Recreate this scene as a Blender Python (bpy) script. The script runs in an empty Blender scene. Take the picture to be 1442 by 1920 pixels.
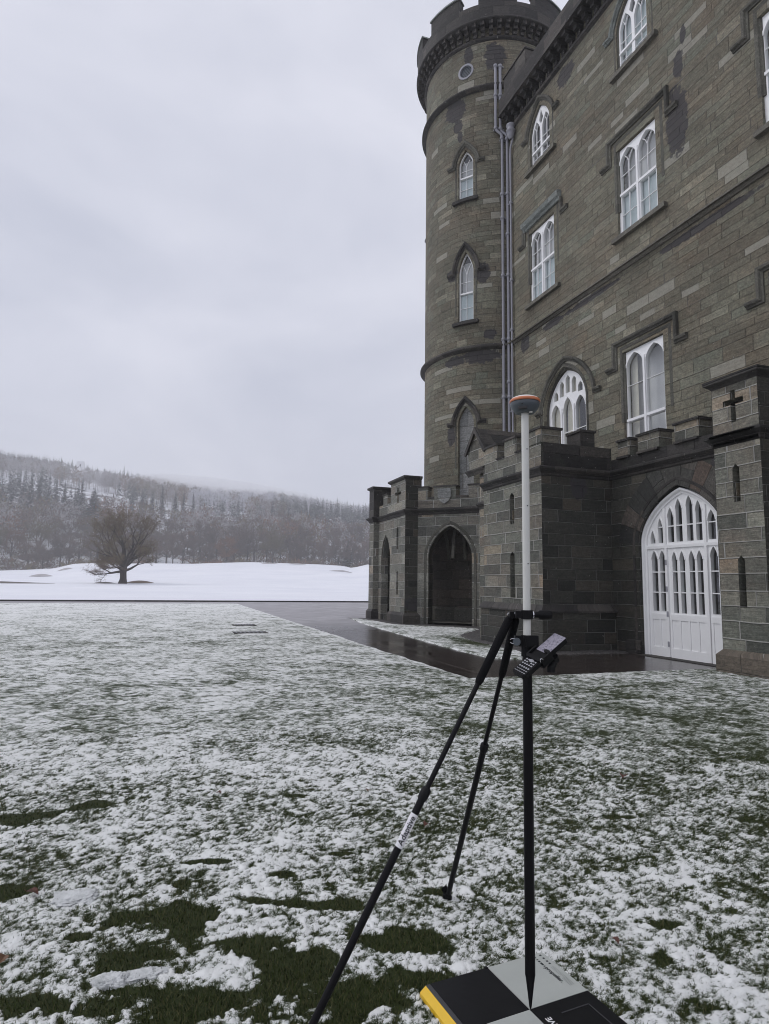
import bpy, math, random
import numpy as np
from math import sin, cos, pi, radians, sqrt, atan2, hypot
from mathutils import Vector, Matrix
from mathutils.geometry import delaunay_2d_cdt

sc = bpy.context.scene
col = sc.collection
random.seed(11)
RNG = np.random.default_rng(7)

# ---------------------------------------------------------------- camera
EYE = Vector((0, 0, 1.45))
cam_d = bpy.data.cameras.new('camera')
cam = bpy.data.objects.new('camera', cam_d)
col.objects.link(cam)
cam_d.sensor_fit = 'VERTICAL'
cam_d.sensor_height = 24.0
cam_d.lens = 1170.0 / 1920.0 * 24.0
cam_d.clip_start = 0.05
cam_d.clip_end = 6000
RIGHT = Vector((0.9443, -0.3289, 0.0140)).normalized()
FWD = Vector((0.3263, 0.9384, 0.1141)).normalized()
UP = RIGHT.cross(FWD).normalized()
RIGHT = FWD.cross(UP).normalized()
cam.matrix_world = Matrix(((RIGHT.x, UP.x, -FWD.x, 0), (RIGHT.y, UP.y, -FWD.y, 0),
                           (RIGHT.z, UP.z, -FWD.z, EYE.z), (0, 0, 0, 1)))
sc.camera = cam
HEAD = atan2(FWD.x, FWD.y)

# ---------------------------------------------------------------- world, sun, exposure
SUN_EL, SUN_AZ = radians(48), radians(-68)     # azimuth measured from +Y towards +X
world = bpy.data.worlds.new('World')
sc.world = world
world.use_nodes = True
nt = world.node_tree
nt.nodes.clear()
_o = nt.nodes.new('ShaderNodeOutputWorld')
_bg = nt.nodes.new('ShaderNodeBackground')
_sky = nt.nodes.new('ShaderNodeTexSky')
_sky.sky_type = 'NISHITA'
_sky.sun_disc = False
_sky.sun_elevation = SUN_EL
_sky.sun_rotation = SUN_AZ
_tc = nt.nodes.new('ShaderNodeTexCoord')
_mp = nt.nodes.new('ShaderNodeMapping')
_mp.inputs['Scale'].default_value = (1.0, 1.0, 2.2)
_mp.inputs['Location'].default_value = (-0.8, 1.3, 0.5)
_n = nt.nodes.new('ShaderNodeTexNoise')
_n.inputs['Scale'].default_value = 2.1
_n.inputs['Detail'].default_value = 4.5
_n.inputs['Roughness'].default_value = 0.5
_n.inputs['Distortion'].default_value = 0.3
_r = nt.nodes.new('ShaderNodeValToRGB')
_r.color_ramp.elements[0].position = 0.30
_r.color_ramp.elements[0].color = (0.585, 0.612, 0.722, 1)
_r.color_ramp.elements[1].position = 0.70
_r.color_ramp.elements[1].color = (0.860, 0.868, 0.962, 1)
_sk = nt.nodes.new('ShaderNodeVectorMath')
_sk.operation = 'SCALE'
_sk.inputs['Scale'].default_value = 0.08
_mx = nt.nodes.new('ShaderNodeMix')
_mx.data_type = 'RGBA'
_mx.inputs['Factor'].default_value = 0.93
L = nt.links.new
L(_tc.outputs['Generated'], _mp.inputs['Vector'])
L(_mp.outputs['Vector'], _n.inputs['Vector'])
L(_n.outputs['Fac'], _r.inputs['Fac'])
L(_sky.outputs['Color'], _sk.inputs[0])
L(_sk.outputs['Vector'], _mx.inputs['A'])
L(_r.outputs['Color'], _mx.inputs['B'])
L(_mx.outputs['Result'], _bg.inputs['Color'])
_bg.inputs['Strength'].default_value = 1.0
L(_bg.outputs['Background'], _o.inputs['Surface'])

sun_d = bpy.data.lights.new('sun', 'SUN')
sun_d.energy = 0.8
sun_d.angle = radians(25)
sun_d.color = (1.0, 0.98, 0.95)
sun = bpy.data.objects.new('sun', sun_d)
col.objects.link(sun)
_sd = Vector((sin(SUN_AZ) * cos(SUN_EL), cos(SUN_AZ) * cos(SUN_EL), sin(SUN_EL)))
sun.rotation_euler = _sd.to_track_quat('Z', 'Y').to_euler()
sun.location = (-20, 0, 60)

sc.view_settings.view_transform = 'Standard'
sc.view_settings.look = 'None'
sc.view_settings.exposure = 0.0
sc.view_settings.gamma = 1.0
sc.render.engine = 'CYCLES'
sc.cycles.use_denoising = True
sc.cycles.filter_width = 1.0
sc.render.filter_size = 1.0
sc.cycles.max_bounces = 7
sc.cycles.volume_bounces = 3
sc.cycles.transparent_max_bounces = 12
sc.cycles.caustics_reflective = False
sc.cycles.caustics_refractive = False

# ---------------------------------------------------------------- node helpers
class NT:
    def __init__(self, name):
        self.m = bpy.data.materials.new(name)
        self.m.use_nodes = True
        self.t = self.m.node_tree
        self.b = self.t.nodes['Principled BSDF']
        self.o = self.t.nodes['Material Output']
    def new(self, t):
        return self.t.nodes.new(t)
    def link(self, a, b):
        self.t.links.new(a, b)
    def put(self, sock, v):
        if hasattr(v, 'is_output'):
            self.link(v, sock)
        else:
            sock.default_value = v
    def math(self, op, a, b=0.0, c=None, clamp=False):
        n = self.new('ShaderNodeMath'); n.operation = op; n.use_clamp = clamp
        self.put(n.inputs[0], a); self.put(n.inputs[1], b)
        if c is not None: self.put(n.inputs[2], c)
        return n.outputs[0]
    def mix(self, f, a, b, mode='MIX'):
        n = self.new('ShaderNodeMix'); n.data_type = 'RGBA'; n.blend_type = mode
        self.put(n.inputs['Factor'], f)
        self.put(n.inputs['A'], c4(a)); self.put(n.inputs['B'], c4(b))
        return n.outputs['Result']
    def noise(self, vec, scale, detail=3.0, rough=0.55, dist=0.0, dim='3D'):
        n = self.new('ShaderNodeTexNoise'); n.noise_dimensions = dim
        if vec is not None: self.link(vec, n.inputs['Vector'])
        n.inputs['Scale'].default_value = scale; n.inputs['Detail'].default_value = detail
        n.inputs['Roughness'].default_value = rough; n.inputs['Distortion'].default_value = dist
        return n.outputs['Fac']
    def ramp(self, f, stops, mode='LINEAR'):
        n = self.new('ShaderNodeValToRGB'); r = n.color_ramp; r.interpolation = mode
        while len(r.elements) < len(stops): r.elements.new(0.5)
        for e, (p, c) in zip(r.elements, stops):
            e.position = p
            e.color = c4(c) if not isinstance(c, (int, float)) else (c, c, c, 1)
        self.put(n.inputs['Fac'], f)
        return n.outputs['Color']
    def smooth(self, v, a, b):
        n = self.new('ShaderNodeMapRange'); n.interpolation_type = 'SMOOTHSTEP'
        self.put(n.inputs['Value'], v)
        n.inputs['From Min'].default_value = a; n.inputs['From Max'].default_value = b
        return n.outputs['Result']
    def comb(self, x, y, z=0.0):
        n = self.new('ShaderNodeCombineXYZ')
        self.put(n.inputs[0], x); self.put(n.inputs[1], y); self.put(n.inputs[2], z)
        return n.outputs[0]
    def sep(self, v):
        n = self.new('ShaderNodeSeparateXYZ'); self.link(v, n.inputs[0])
        return n.outputs[0], n.outputs[1], n.outputs[2]
    def uv(self):
        return self.new('ShaderNodeTexCoord').outputs['UV']
    def obj(self):
        return self.new('ShaderNodeTexCoord').outputs['Object']
    def geo(self, k='Position'):
        return self.new('ShaderNodeNewGeometry').outputs[k]
    def white(self, v):
        n = self.new('ShaderNodeTexWhiteNoise'); n.noise_dimensions = '3D'; self.link(v, n.inputs['Vector'])
        return n.outputs['Value'], n.outputs['Color']
    def bump(self, h, strength=0.3, dist=0.02, prev=None):
        n = self.new('ShaderNodeBump'); self.link(h, n.inputs['Height'])
        n.inputs['Strength'].default_value = strength; n.inputs['Distance'].default_value = dist
        if prev is not None: self.link(prev, n.inputs['Normal'])
        return n.outputs['Normal']
    def set(self, color=None, rough=None, normal=None, metal=None, spec=None):
        if color is not None: self.put(self.b.inputs['Base Color'], c4(color))
        if rough is not None: self.put(self.b.inputs['Roughness'], rough)
        if normal is not None: self.link(normal, self.b.inputs['Normal'])
        if metal is not None: self.put(self.b.inputs['Metallic'], metal)
        if spec is not None: self.put(self.b.inputs['Specular IOR Level'], spec)
        return self.m

def c4(c):
    if hasattr(c, 'is_output'): return c
    if isinstance(c, (int, float)): return (c, c, c, 1)
    return (*c, 1) if len(c) == 3 else c

def plain(name, color, rough=0.6, metal=0.0, var=0.12, scale=8.0, bump=0.0, spec=0.5):
    k = NT(name)
    n = k.noise(k.obj(), scale, 5)
    f = k.math('MULTIPLY_ADD', n, 2 * var, 1 - var)
    v = k.new('ShaderNodeVectorMath'); v.operation = 'SCALE'
    v.inputs[0].default_value = color; k.link(f, v.inputs['Scale'])
    k.set(v.outputs['Vector'], rough, metal=metal, spec=spec)
    if bump: k.set(normal=k.bump(n, bump, 0.01))
    return k.m

def masonry(name, w=0.62, h=0.2, palette=None, mortar=(0.2, 0.19, 0.17), mort=0.45, mw=0.008, stains=(), seed=0.0,
            rough=0.75, warp=0.22, wet=0.0, gain=1.0, jd=0.42, pale=0.0, region=0.0):
    """coursed rubble: uneven course heights, uneven stone lengths, every stone its own colour"""
    k = NT(name)
    u, v, _ = k.sep(k.uv())
    u = k.math('ADD', u, 137.0 + seed); v = k.math('ADD', v, 41.0 + seed * 0.37)
    nv = k.noise(k.comb(0.0, v, seed), 0.9, 1.0, 0.5)
    v2 = k.math('MULTIPLY_ADD', nv, warp * 2.2, v)
    wob = k.noise(k.comb(u, v, 3.3), 1.6, 3.0)
    v2 = k.math('MULTIPLY_ADD', wob, 0.035, v2)
    rv = k.math('DIVIDE', v2, h)
    row = k.math('FLOOR', rv); fv = k.math('SUBTRACT', rv, row)
    rr, rc = k.white(k.comb(row, 7.1 + seed, 0.0))
    wv = k.math('MULTIPLY_ADD', rr, 0.7, 0.65)
    ru = k.math('MULTIPLY_ADD', rr, 37.0, k.math('DIVIDE', u, k.math('MULTIPLY', wv, w)))
    nu = k.noise(k.comb(ru, k.math('MULTIPLY', row, 5.37), seed), 0.9, 0.0)
    ru = k.math('MULTIPLY_ADD', nu, 0.9, ru)
    ru = k.math('MULTIPLY_ADD', wob, 0.05, ru)
    colm = k.math('FLOOR', ru); fu = k.math('SUBTRACT', ru, colm)
    cell = k.comb(colm, row, seed)
    cv, cc = k.white(cell)
    cr, cg, cb = k.sep(cc)
    du = k.math('MULTIPLY', k.math('MINIMUM', fu, k.math('SUBTRACT', 1.0, fu)), w)
    dv = k.math('MULTIPLY', k.math('MINIMUM', fv, k.math('SUBTRACT', 1.0, fv)), h)
    dd = k.math('MINIMUM', du, dv)
    base = k.ramp(cv, palette)
    # layered grain of schist, streaked along the bed
    st = k.noise(k.comb(k.math('MULTIPLY', u, 1.4), k.math('MULTIPLY', v, 11.0), cr), 2.4, 8.0, 0.72)
    st = k.math('MULTIPLY_ADD', k.math('SUBTRACT', st, 0.5), 1.9, 0.5, clamp=True)
    gr = k.noise(k.comb(u, v, cg), 24.0, 8.0, 0.85)
    gr = k.math('MULTIPLY_ADD', k.math('SUBTRACT', gr, 0.5), 1.8, 0.5, clamp=True)
    tone = k.math('ADD', k.math('MULTIPLY_ADD', st, 0.85, 0.22), k.math('MULTIPLY', gr, 0.80))
    big = k.noise(k.comb(u, v, 9.0 + seed), 0.45, 4.0, 0.6)
    tone = k.math('MULTIPLY', tone, k.math('MULTIPLY_ADD', big, 0.9, 0.50))
    tone = k.math('MULTIPLY', tone, gain)
    sv = k.new('ShaderNodeVectorMath'); sv.operation = 'SCALE'
    k.link(base, sv.inputs[0]); k.link(tone, sv.inputs['Scale'])
    c = sv.outputs['Vector']
    mo = k.noise(k.comb(u, v, 12.0 + seed), 7.0, 8.0, 0.78)
    mo2 = k.noise(k.comb(u, v, 15.0 + seed), 19.0, 6.0, 0.8)
    mo = k.math('ADD', k.math('MULTIPLY', k.math('SUBTRACT', mo, 0.5), 1.8), k.math('MULTIPLY_ADD', k.math('SUBTRACT', mo2, 0.5), 2.0, 0.97))
    mo = k.math('MAXIMUM', mo, 0.25)
    sm = k.new('ShaderNodeVectorMath'); sm.operation = 'SCALE'; k.link(c, sm.inputs[0]); k.link(mo, sm.inputs['Scale']); c = sm.outputs['Vector']
    if region:
        rg_ = k.noise(k.comb(u, k.math('MULTIPLY', v, 1.6), 4.4 + seed), 0.55, 5.0, 0.65)
        c = k.mix(region, c, k.mix(1.0, c, k.ramp(rg_, [(0.32, (1.18, 0.98, 0.84)), (0.46, (1.02, 1.0, 0.95)), (0.58, (0.86, 0.97, 0.93)), (0.70, (1.06, 1.0, 0.88))]), 'MULTIPLY'))
    if pale:
        pk = k.math('MULTIPLY', k.smooth(cr, 1.0 - pale, 1.001 - pale), k.math('MULTIPLY_ADD', mo, 0.4, 0.2))
        c = k.mix(pk, c, (0.33, 0.32, 0.275))
    # green-grey algae film, patchy
    al = k.smooth(k.noise(k.comb(u, v, 5.0 + seed), 0.8, 5.0, 0.65), 0.55, 0.75)
    c = k.mix(k.math('MULTIPLY', al, 0.35), c, (0.085, 0.10, 0.07))
    # pale mortar kept only here and there
    mk = k.smooth(dd, mw, mw * 0.35)
    keep = k.smooth(k.noise(k.comb(u, v, 2.0 + seed), 1.1, 4.0, 0.7), 0.62 - 0.35 * mort, 0.75 - 0.35 * mort)
    c = k.mix(k.math('MULTIPLY', mk, jd), c, (0.035, 0.032, 0.028))
    c = k.mix(k.math('MULTIPLY', mk, keep), c, mortar)
    # small pale flecks of lime
    fl = k.smooth(k.noise(k.comb(u, v, 1.0), 11.0, 2.0, 0.6), 0.70, 0.73)
    c = k.mix(k.math('MULTIPLY', fl, 0.7), c, (0.34, 0.33, 0.30))
    # soaked dark blotches with a shape of their own
    if stains:
        nn = k.math('MULTIPLY', k.math('SUBTRACT', k.noise(k.comb(u, v, 0.0), 4.5, 7.0, 0.7), 0.5), 1.7)
        tot = None
        for (cx, cy, hx, hy) in stains:
            a = k.math('DIVIDE', k.math('SUBTRACT', u, cx + 137.0 + seed), hx)
            b = k.math('DIVIDE', k.math('SUBTRACT', v, cy + 41.0 + seed * 0.37), hy)
            d = k.math('ADD', k.math('SQRT', k.math('ADD', k.math('MULTIPLY', a, a), k.math('MULTIPLY', b, b))), nn)
            s = k.smooth(d, 1.10, 0.93)
            tot = s if tot is None else k.math('MAXIMUM', tot, s)
        c = k.mix(k.math('MULTIPLY', tot, 0.9), c, (0.050, 0.046, 0.050))
    hgt = k.math('ADD', k.math('MULTIPLY', k.smooth(dd, 0.0, mw * 1.6), 1.0), k.math('MULTIPLY_ADD', st, 0.55, k.math('MULTIPLY', cb, 0.7)))
    hgt = k.math('MULTIPLY_ADD', gr, 0.35, hgt)
    nrm = k.bump(hgt, 0.9, 0.03)
    rg = k.math('MULTIPLY_ADD', gr, 0.25, rough - 0.12 - wet)
    return k.set(c, rg, nrm, spec=0.4)

# ---------------------------------------------------------------- materials
PAL_MAIN = [(0.0, (0.070, 0.063, 0.048)), (0.25, (0.118, 0.106, 0.082)), (0.42, (0.092, 0.076, 0.057)), (0.58, (0.130, 0.120, 0.094)),
            (0.72, (0.150, 0.136, 0.105)), (0.84, (0.112, 0.122, 0.100)), (0.93, (0.215, 0.200, 0.160)), (1.0, (0.29, 0.27, 0.22))]
PAL_PORCH = [(0.0, (0.060, 0.060, 0.056)), (0.3, (0.105, 0.105, 0.095)), (0.55, (0.135, 0.132, 0.118)),
             (0.75, (0.112, 0.100, 0.088)), (0.9, (0.175, 0.172, 0.155)), (1.0, (0.21, 0.175, 0.14))]
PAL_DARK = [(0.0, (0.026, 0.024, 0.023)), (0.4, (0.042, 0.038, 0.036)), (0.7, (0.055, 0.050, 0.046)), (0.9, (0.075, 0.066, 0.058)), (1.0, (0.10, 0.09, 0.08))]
RT = 3.02
def tint(pal, r, g, b, flat=0.0):
    mean = [sum(c[i] for _, c in pal) / len(pal) for i in range(3)]
    return [(p, tuple((c[i] * (1 - flat) + mean[i] * flat) * s for i, s in enumerate((r, g, b)))) for p, c in pal]
def th(deg, z, hu, hz): return (radians(deg) * RT, z, hu, hz)
M = {}
M['wall'] = masonry('schist_rubble', 0.74, 0.225, tint(PAL_MAIN, 1.39, 1.375, 1.31, 0.42), mort=0.36, jd=0.25, pale=0.06, region=0.42, warp=0.34, stains=[
    (11.88, 13.7, 0.36, 0.95), (11.75, 15.25, 0.16, 0.40), (11.55, 15.95, 0.10, 0.26), (19.35, 10.35, 0.30, 0.30), (17.6, 10.45, 0.6, 0.14),
    (15.6, 10.45, 1.4, 0.10), (11.2, 10.4, 1.5, 0.12), (16.6, 19.0, 0.5, 0.35)])
M['tower'] = masonry('tower_rubble', 0.74, 0.23, tint(PAL_MAIN, 1.29, 1.275, 1.21, 0.42), mort=0.28, jd=0.25, pale=0.035, region=0.42, warp=0.34, seed=4.0, stains=[
    th(-150, 21.2, .50, .55), th(-147.5, 20.4, .22, .3), th(-145.5, 19.9, .12, .25), th(-117, 23.1, .42, .6), th(-138, 23.4, .2, .4), th(-152.5, 13.95, .27, .26),
    th(-127.5, 13.75, .3, .42), th(-129, 10.35, .75, .28), th(-122, 11.2, .25, .2), th(-150, 10.3, .5, .2), th(-153, 7.25, .2, .4)])
M['porch'] = masonry('porch_ashlar', 0.62, 0.27, tint(PAL_PORCH, 1.48, 1.47, 1.38), mortar=(0.44, 0.43, 0.40), mort=1.2, mw=0.013, jd=0.3, region=0.5, seed=9.0, warp=0.12)
M['porch_wet_shaded'] = masonry('porch_ashlar_wet_shaded', 0.7, 0.27, [(p, tuple(x * 0.42 for x in c)) for p, c in tint(PAL_PORCH, 1.0, 1.0, 0.92)], mortar=(0.20, 0.195, 0.18),
                         mort=1.0, mw=0.009, seed=13.0, warp=0.1, wet=0.12, stains=[(8.6, 0.70, .45, .24), (9.55, 0.72, .32, .14), (8.95, 3.75, .22, .3)])  # wet stone, with the corner's shade also worked into the dark palette
M['cloister'] = masonry('cloister_ashlar', 0.7, 0.33, [(p, tuple(x * 1.65 for x in c)) for p, c in tint(PAL_PORCH, 1.0, 1.0, 0.95)], mortar=(0.46, 0.45, 0.42), mort=1.2, mw=0.014, seed=21.0, warp=0.12)
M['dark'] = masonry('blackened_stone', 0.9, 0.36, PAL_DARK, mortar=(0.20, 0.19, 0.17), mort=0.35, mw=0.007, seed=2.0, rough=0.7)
M['trim'] = masonry('moulded_stone', 1.3, 0.9, [(0, (0.062, 0.060, 0.050)), (0.5, (0.10, 0.096, 0.080)), (1, (0.15, 0.142, 0.12))], mort=0.1, mw=0.004, seed=6.0)
M['sill'] = masonry('sill_stone', 2.6, 0.9, [(0, (0.115, 0.107, 0.088)), (1, (0.18, 0.168, 0.14))], mort=0.05, mw=0.004, seed=7.0)
M['pale'] = masonry('renewed_stone', 1.6, 0.9, [(0, (0.20, 0.22, 0.205)), (1, (0.30, 0.32, 0.30))], mort=0.1, mw=0.004, seed=8.0)
M['blind'] = masonry('blind_panel_stone', 1.6, 0.62, [(0, (0.19, 0.195, 0.19)), (1, (0.29, 0.29, 0.28))], mort=0.9, mw=0.012, seed=17.0)
M['white'] = plain('white_joinery', (0.90, 0.90, 0.90), 0.42, var=0.05, scale=5, bump=0.04)
M['iron'] = plain('painted_iron', (0.30, 0.30, 0.335), 0.45, var=0.14, scale=6)
M['black'] = plain('black_aluminium', (0.006, 0.0055, 0.007), 0.42, var=0.2, scale=30, spec=0.16)
M['foam'] = plain('black_foam_grip', (0.007, 0.007, 0.008), 0.85, var=0.3, scale=160, bump=0.4, spec=0.15)
M['blackm'] = plain('black_plastic', (0.007, 0.007, 0.008), 0.5, var=0.2, scale=40, spec=0.18)
M['steel'] = plain('bright_steel', (0.62, 0.62, 0.64), 0.25, 1.0, 0.05)
M['polewhite'] = plain('white_fibre_pole', (0.70, 0.70, 0.66), 0.42, var=0.06, scale=12)
M['orange'] = plain('orange_shell', (0.62, 0.20, 0.09), 0.35, var=0.06)
M['topwhite'] = plain('pale_dome', (0.78, 0.76, 0.72), 0.35, var=0.04)
M['slate'] = plain('grey_housing', (0.085, 0.10, 0.115), 0.42, var=0.08, scale=25)
M['rubberdark'] = plain('dark_housing', (0.03, 0.028, 0.03), 0.5, var=0.15, scale=25)
M['lens'] = plain('lens_glass', (0.006, 0.006, 0.01), 0.08, var=0.0)
M['labelw'] = plain('white_label', (0.80, 0.79, 0.82), 0.4, var=0.03)
M['ink'] = plain('black_ink', (0.015, 0.015, 0.018), 0.6, var=0.0)
M['greyink'] = plain('grey_ink', (0.22, 0.23, 0.22), 0.6, var=0.0)
M['whiteink'] = plain('white_ink', (0.75, 0.75, 0.75), 0.6, var=0.0)
M['padblack'] = plain('black_foam_board', (0.007, 0.007, 0.008), 0.4, var=0.35, scale=14, bump=0.08, spec=0.2)
M['padgrey'] = plain('grey_foam_board', (0.43, 0.45, 0.42), 0.5, var=0.10, scale=11, bump=0.05)
M['yellow'] = plain('yellow_edge', (0.80, 0.50, 0.025), 0.5, var=0.08, scale=30, bump=0.1)
M['paddark'] = plain('dark_edge_strip', (0.05, 0.05, 0.055), 0.5, var=0.2, scale=30)
M['key'] = plain('pale_keys', (0.42, 0.42, 0.45), 0.5, var=0.05)
M['snow'] = None
M['curtain'] = plain('cream_curtain', (0.80, 0.75, 0.62), 0.8, var=0.16, scale=2.5)
M['blind_cloth'] = plain('pale_window_blind', (0.62, 0.70, 0.71), 0.8, var=0.05)
M['net'] = plain('grey_net_curtain', (0.74, 0.73, 0.72), 0.85, var=0.18, scale=1.5)
M['room'] = plain('dim_room', (0.055, 0.042, 0.038), 0.9, var=0.3, scale=1.2)
M['redroom'] = plain('panelled_room', (0.075, 0.05, 0.04), 0.7, var=0.3, scale=1.5)
M['reddoor'] = plain('weathered_red_door', (0.075, 0.038, 0.033), 0.7, var=0.4, scale=5, bump=0.2)
M['lead'] = plain('lead_roof', (0.10, 0.10, 0.11), 0.6, var=0.2)

def glass_mat():
    k = NT('window_glass')
    k.t.nodes.remove(k.b)
    tr = k.new('ShaderNodeBsdfTransparent'); tr.inputs['Color'].default_value = (0.86, 0.88, 0.88, 1)
    gl = k.new('ShaderNodeBsdfGlossy'); gl.inputs['Roughness'].default_value = 0.02
    gl.inputs['Color'].default_value = (0.92, 0.93, 0.95, 1)
    w = k.noise(k.obj(), 1.3, 2)
    nb = k.bump(w, 0.12, 0.03); k.link(nb, gl.inputs['Normal'])
    g_ = k.new('ShaderNodeNewGeometry'); dt = k.new('ShaderNodeVectorMath'); dt.operation = 'DOT_PRODUCT'
    k.link(g_.outputs['Incoming'], dt.inputs[0]); k.link(g_.outputs['Normal'], dt.inputs[1])
    ab = k.math('SUBTRACT', 1.0, k.math('ABSOLUTE', dt.outputs['Value']), clamp=True)
    f = k.math('MULTIPLY_ADD', k.math('POWER', ab, 4.0), 0.9, 0.10, clamp=True)
    ms = k.new('ShaderNodeMixShader')
    k.link(f, ms.inputs[0]); k.link(tr.outputs[0], ms.inputs[1]); k.link(gl.outputs[0], ms.inputs[2])
    k.link(ms.outputs[0], k.o.inputs['Surface'])
    return k.m
M['glass'] = glass_mat()

def snow_mat():
    k = NT('fresh_snow')
    p = k.geo()
    n1 = k.noise(p, 0.08, 5, 0.6); n2 = k.noise(p, 0.9, 4)
    c = k.ramp(n1, [(0.3, (0.78, 0.79, 0.84)), (0.7, (0.88, 0.885, 0.92))])
    k.set(c, 0.75, k.bump(n2, 0.25, 0.15), spec=0.2)
    return k.m
M['snow'] = snow_mat()

# ---------------------------------------------------------------- mesh helpers
class MB:
    """collects faces and links them as ONE mesh object"""
    def __init__(self):
        self.v = []; self.f = []; self.uv = []; self.mi = []; self.cur = 0
    def face(self, pts, uvs=None):
        b = len(self.v)
        self.v.extend([tuple(p) for p in pts])
        self.f.append(list(range(b, b + len(pts))))
        if uvs is None:
            P = [Vector(p) for p in pts]
            n = Vector((0, 0, 0))
            for i in range(1, len(P) - 1): n += (P[i] - P[0]).cross(P[i + 1] - P[0])
            if n.length > 0: n.normalize()
            if abs(n.z) > 0.75: uvs = [(p.x, p.y) for p in P]
            else:
                h = hypot(n.x, n.y) or 1
                t = Vector((-n.y / h, n.x / h, 0))
                if abs(t.y) > abs(t.x):
                    if t.y < 0: t = -t
                elif t.x < 0: t = -t
                uvs = [(p.dot(t), p.z) for p in P]
        self.uv.append([tuple(x) for x in uvs]); self.mi.append(self.cur)
        return self
    def hexa(self, c, uvs=None):
        """c: 8 corners, bottom ring then top ring"""
        for q in ((0, 3, 2, 1), (4, 5, 6, 7), (0, 1, 5, 4), (1, 2, 6, 5), (2, 3, 7, 6), (3, 0, 4, 7)):
            self.face([c[i] for i in q])
        return self
    def box(self, x0, x1, y0, y1, z0, z1):
        return self.hexa([(x0, y0, z0), (x1, y0, z0), (x1, y1, z0), (x0, y1, z0), (x0, y0, z1), (x1, y0, z1), (x1, y1, z1), (x0, y1, z1)])
    def mbox(self, mp, u0, u1, v0, v1, w0, w1, seg=1):
        """box in the coordinates of a wall map; seg subdivides it along a curved wall"""
        for i in range(seg):
            a = u0 + (u1 - u0) * i / seg; b = u0 + (u1 - u0) * (i + 1) / seg
            g = lambda u, v, w: mp(u, v, w)
            self.face([g(a, v0, w1), g(b, v0, w1), g(b, v1, w1), g(a, v1, w1)], [(a, v0), (b, v0), (b, v1), (a, v1)])
            self.face([g(a, v0, w0), g(a, v1, w0), g(b, v1, w0), g(b, v0, w0)], [(a, v0), (a, v1), (b, v1), (b, v0)])
            self.face([g(a, v1, w0), g(a, v1, w1), g(b, v1, w1), g(b, v1, w0)], [(a, w0), (a, w1), (b, w1), (b, w0)])
            self.face([g(a, v0, w0), g(b, v0, w0), g(b, v0, w1), g(a, v0, w1)], [(a, w0), (b, w0), (b, w1), (a, w1)])
        self.face([mp(u0, v0, w0), mp(u0, v0, w1), mp(u0, v1, w1), mp(u0, v1, w0)], [(w0, v0), (w1, v0), (w1, v1), (w0, v1)])
        self.face([mp(u1, v0, w0), mp(u1, v1, w0), mp(u1, v1, w1), mp(u1, v0, w1)], [(w0, v0), (w0, v1), (w1, v1), (w1, v0)])
        return self
    def tube(self, pts, r, n=8, caps=True):
        P = [Vector(p) for p in pts]
        if not hasattr(r, '__len__'): r = [r] * len(P)
        rings = []; prev = None
        for i, p in enumerate(P):
            d = (P[min(i + 1, len(P) - 1)] - P[max(i - 1, 0)]).normalized()
            if prev is None:
                a = d.cross(Vector((0, 0, 1)) if abs(d.z) < 0.9 else Vector((1, 0, 0))).normalized()
            else:
                a = (prev - d * prev.dot(d)).normalized()
            prev = a; b = d.cross(a)
            rings.append([p + (a * cos(2 * pi * j / n) + b * sin(2 * pi * j / n)) * r[i] for j in range(n)])
        base = len(self.v)
        for R in rings: self.v.extend([tuple(x) for x in R])
        for i in range(len(rings) - 1):
            for j in range(n):
                k = (j + 1) % n
                self.f.append([base + i * n + j, base + i * n + k, base + (i + 1) * n + k, base + (i + 1) * n + j])
                self.uv.append([(j / n, i), ((j + 1) / n, i), ((j + 1) / n, i + 1), (j / n, i + 1)]); self.mi.append(self.cur)
        if caps:
            self.face(rings[0][::-1], [(0, 0)] * n); self.face(rings[-1], [(0, 0)] * n)
        return self
    def lathe(self, c, prof, n=32):
        """prof: (radius, z) pairs turned about a vertical axis through c"""
        base = len(self.v); c = Vector(c)
        for (r, z) in prof:
            for j in range(n):
                a = 2 * pi * j / n
                self.v.append((c.x + r * cos(a), c.y + r * sin(a), c.z + z))
        for i in range(len(prof) - 1):
            for j in range(n):
                k = (j + 1) % n
                self.f.append([base + i * n + j, base + i * n + k, base + (i + 1) * n + k, base + (i + 1) * n + j])
                q = 2 * pi * max(prof[i][0], prof[i + 1][0]) / n
                self.uv.append([(j * q, prof[i][1]), ((j + 1) * q, prof[i][1]), ((j + 1) * q, prof[i + 1][1]), (j * q, prof[i + 1][1])])
                self.mi.append(self.cur)
        return self
    def sweep(self, path, mp, prof, closed=False, cap=True, radial=False):
        """a moulding: prof = (offset to the left of the path, how far it stands out of the wall)"""
        P = [Vector((p[0], p[1])) for p in path]; n = len(P); off = []
        for i in range(n):
            def nrm(a, b):
                d = (b - a).normalized(); return Vector((d.y, -d.x))
            n1 = nrm(P[i - 1], P[i]) if (i > 0 or closed) else None
            n2 = nrm(P[i], P[(i + 1) % n]) if (i < n - 1 or closed) else None
            if n1 is None: off.append(n2)
            elif n2 is None: off.append(n1)
            else: off.append((n1 + n2) / max(0.3, 1 + n1.dot(n2)))
        s = [0.0]
        for i in range(1, n + 1): s.append(s[-1] + (P[i % n] - P[i - 1]).length)
        m = n if closed else n - 1
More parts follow.
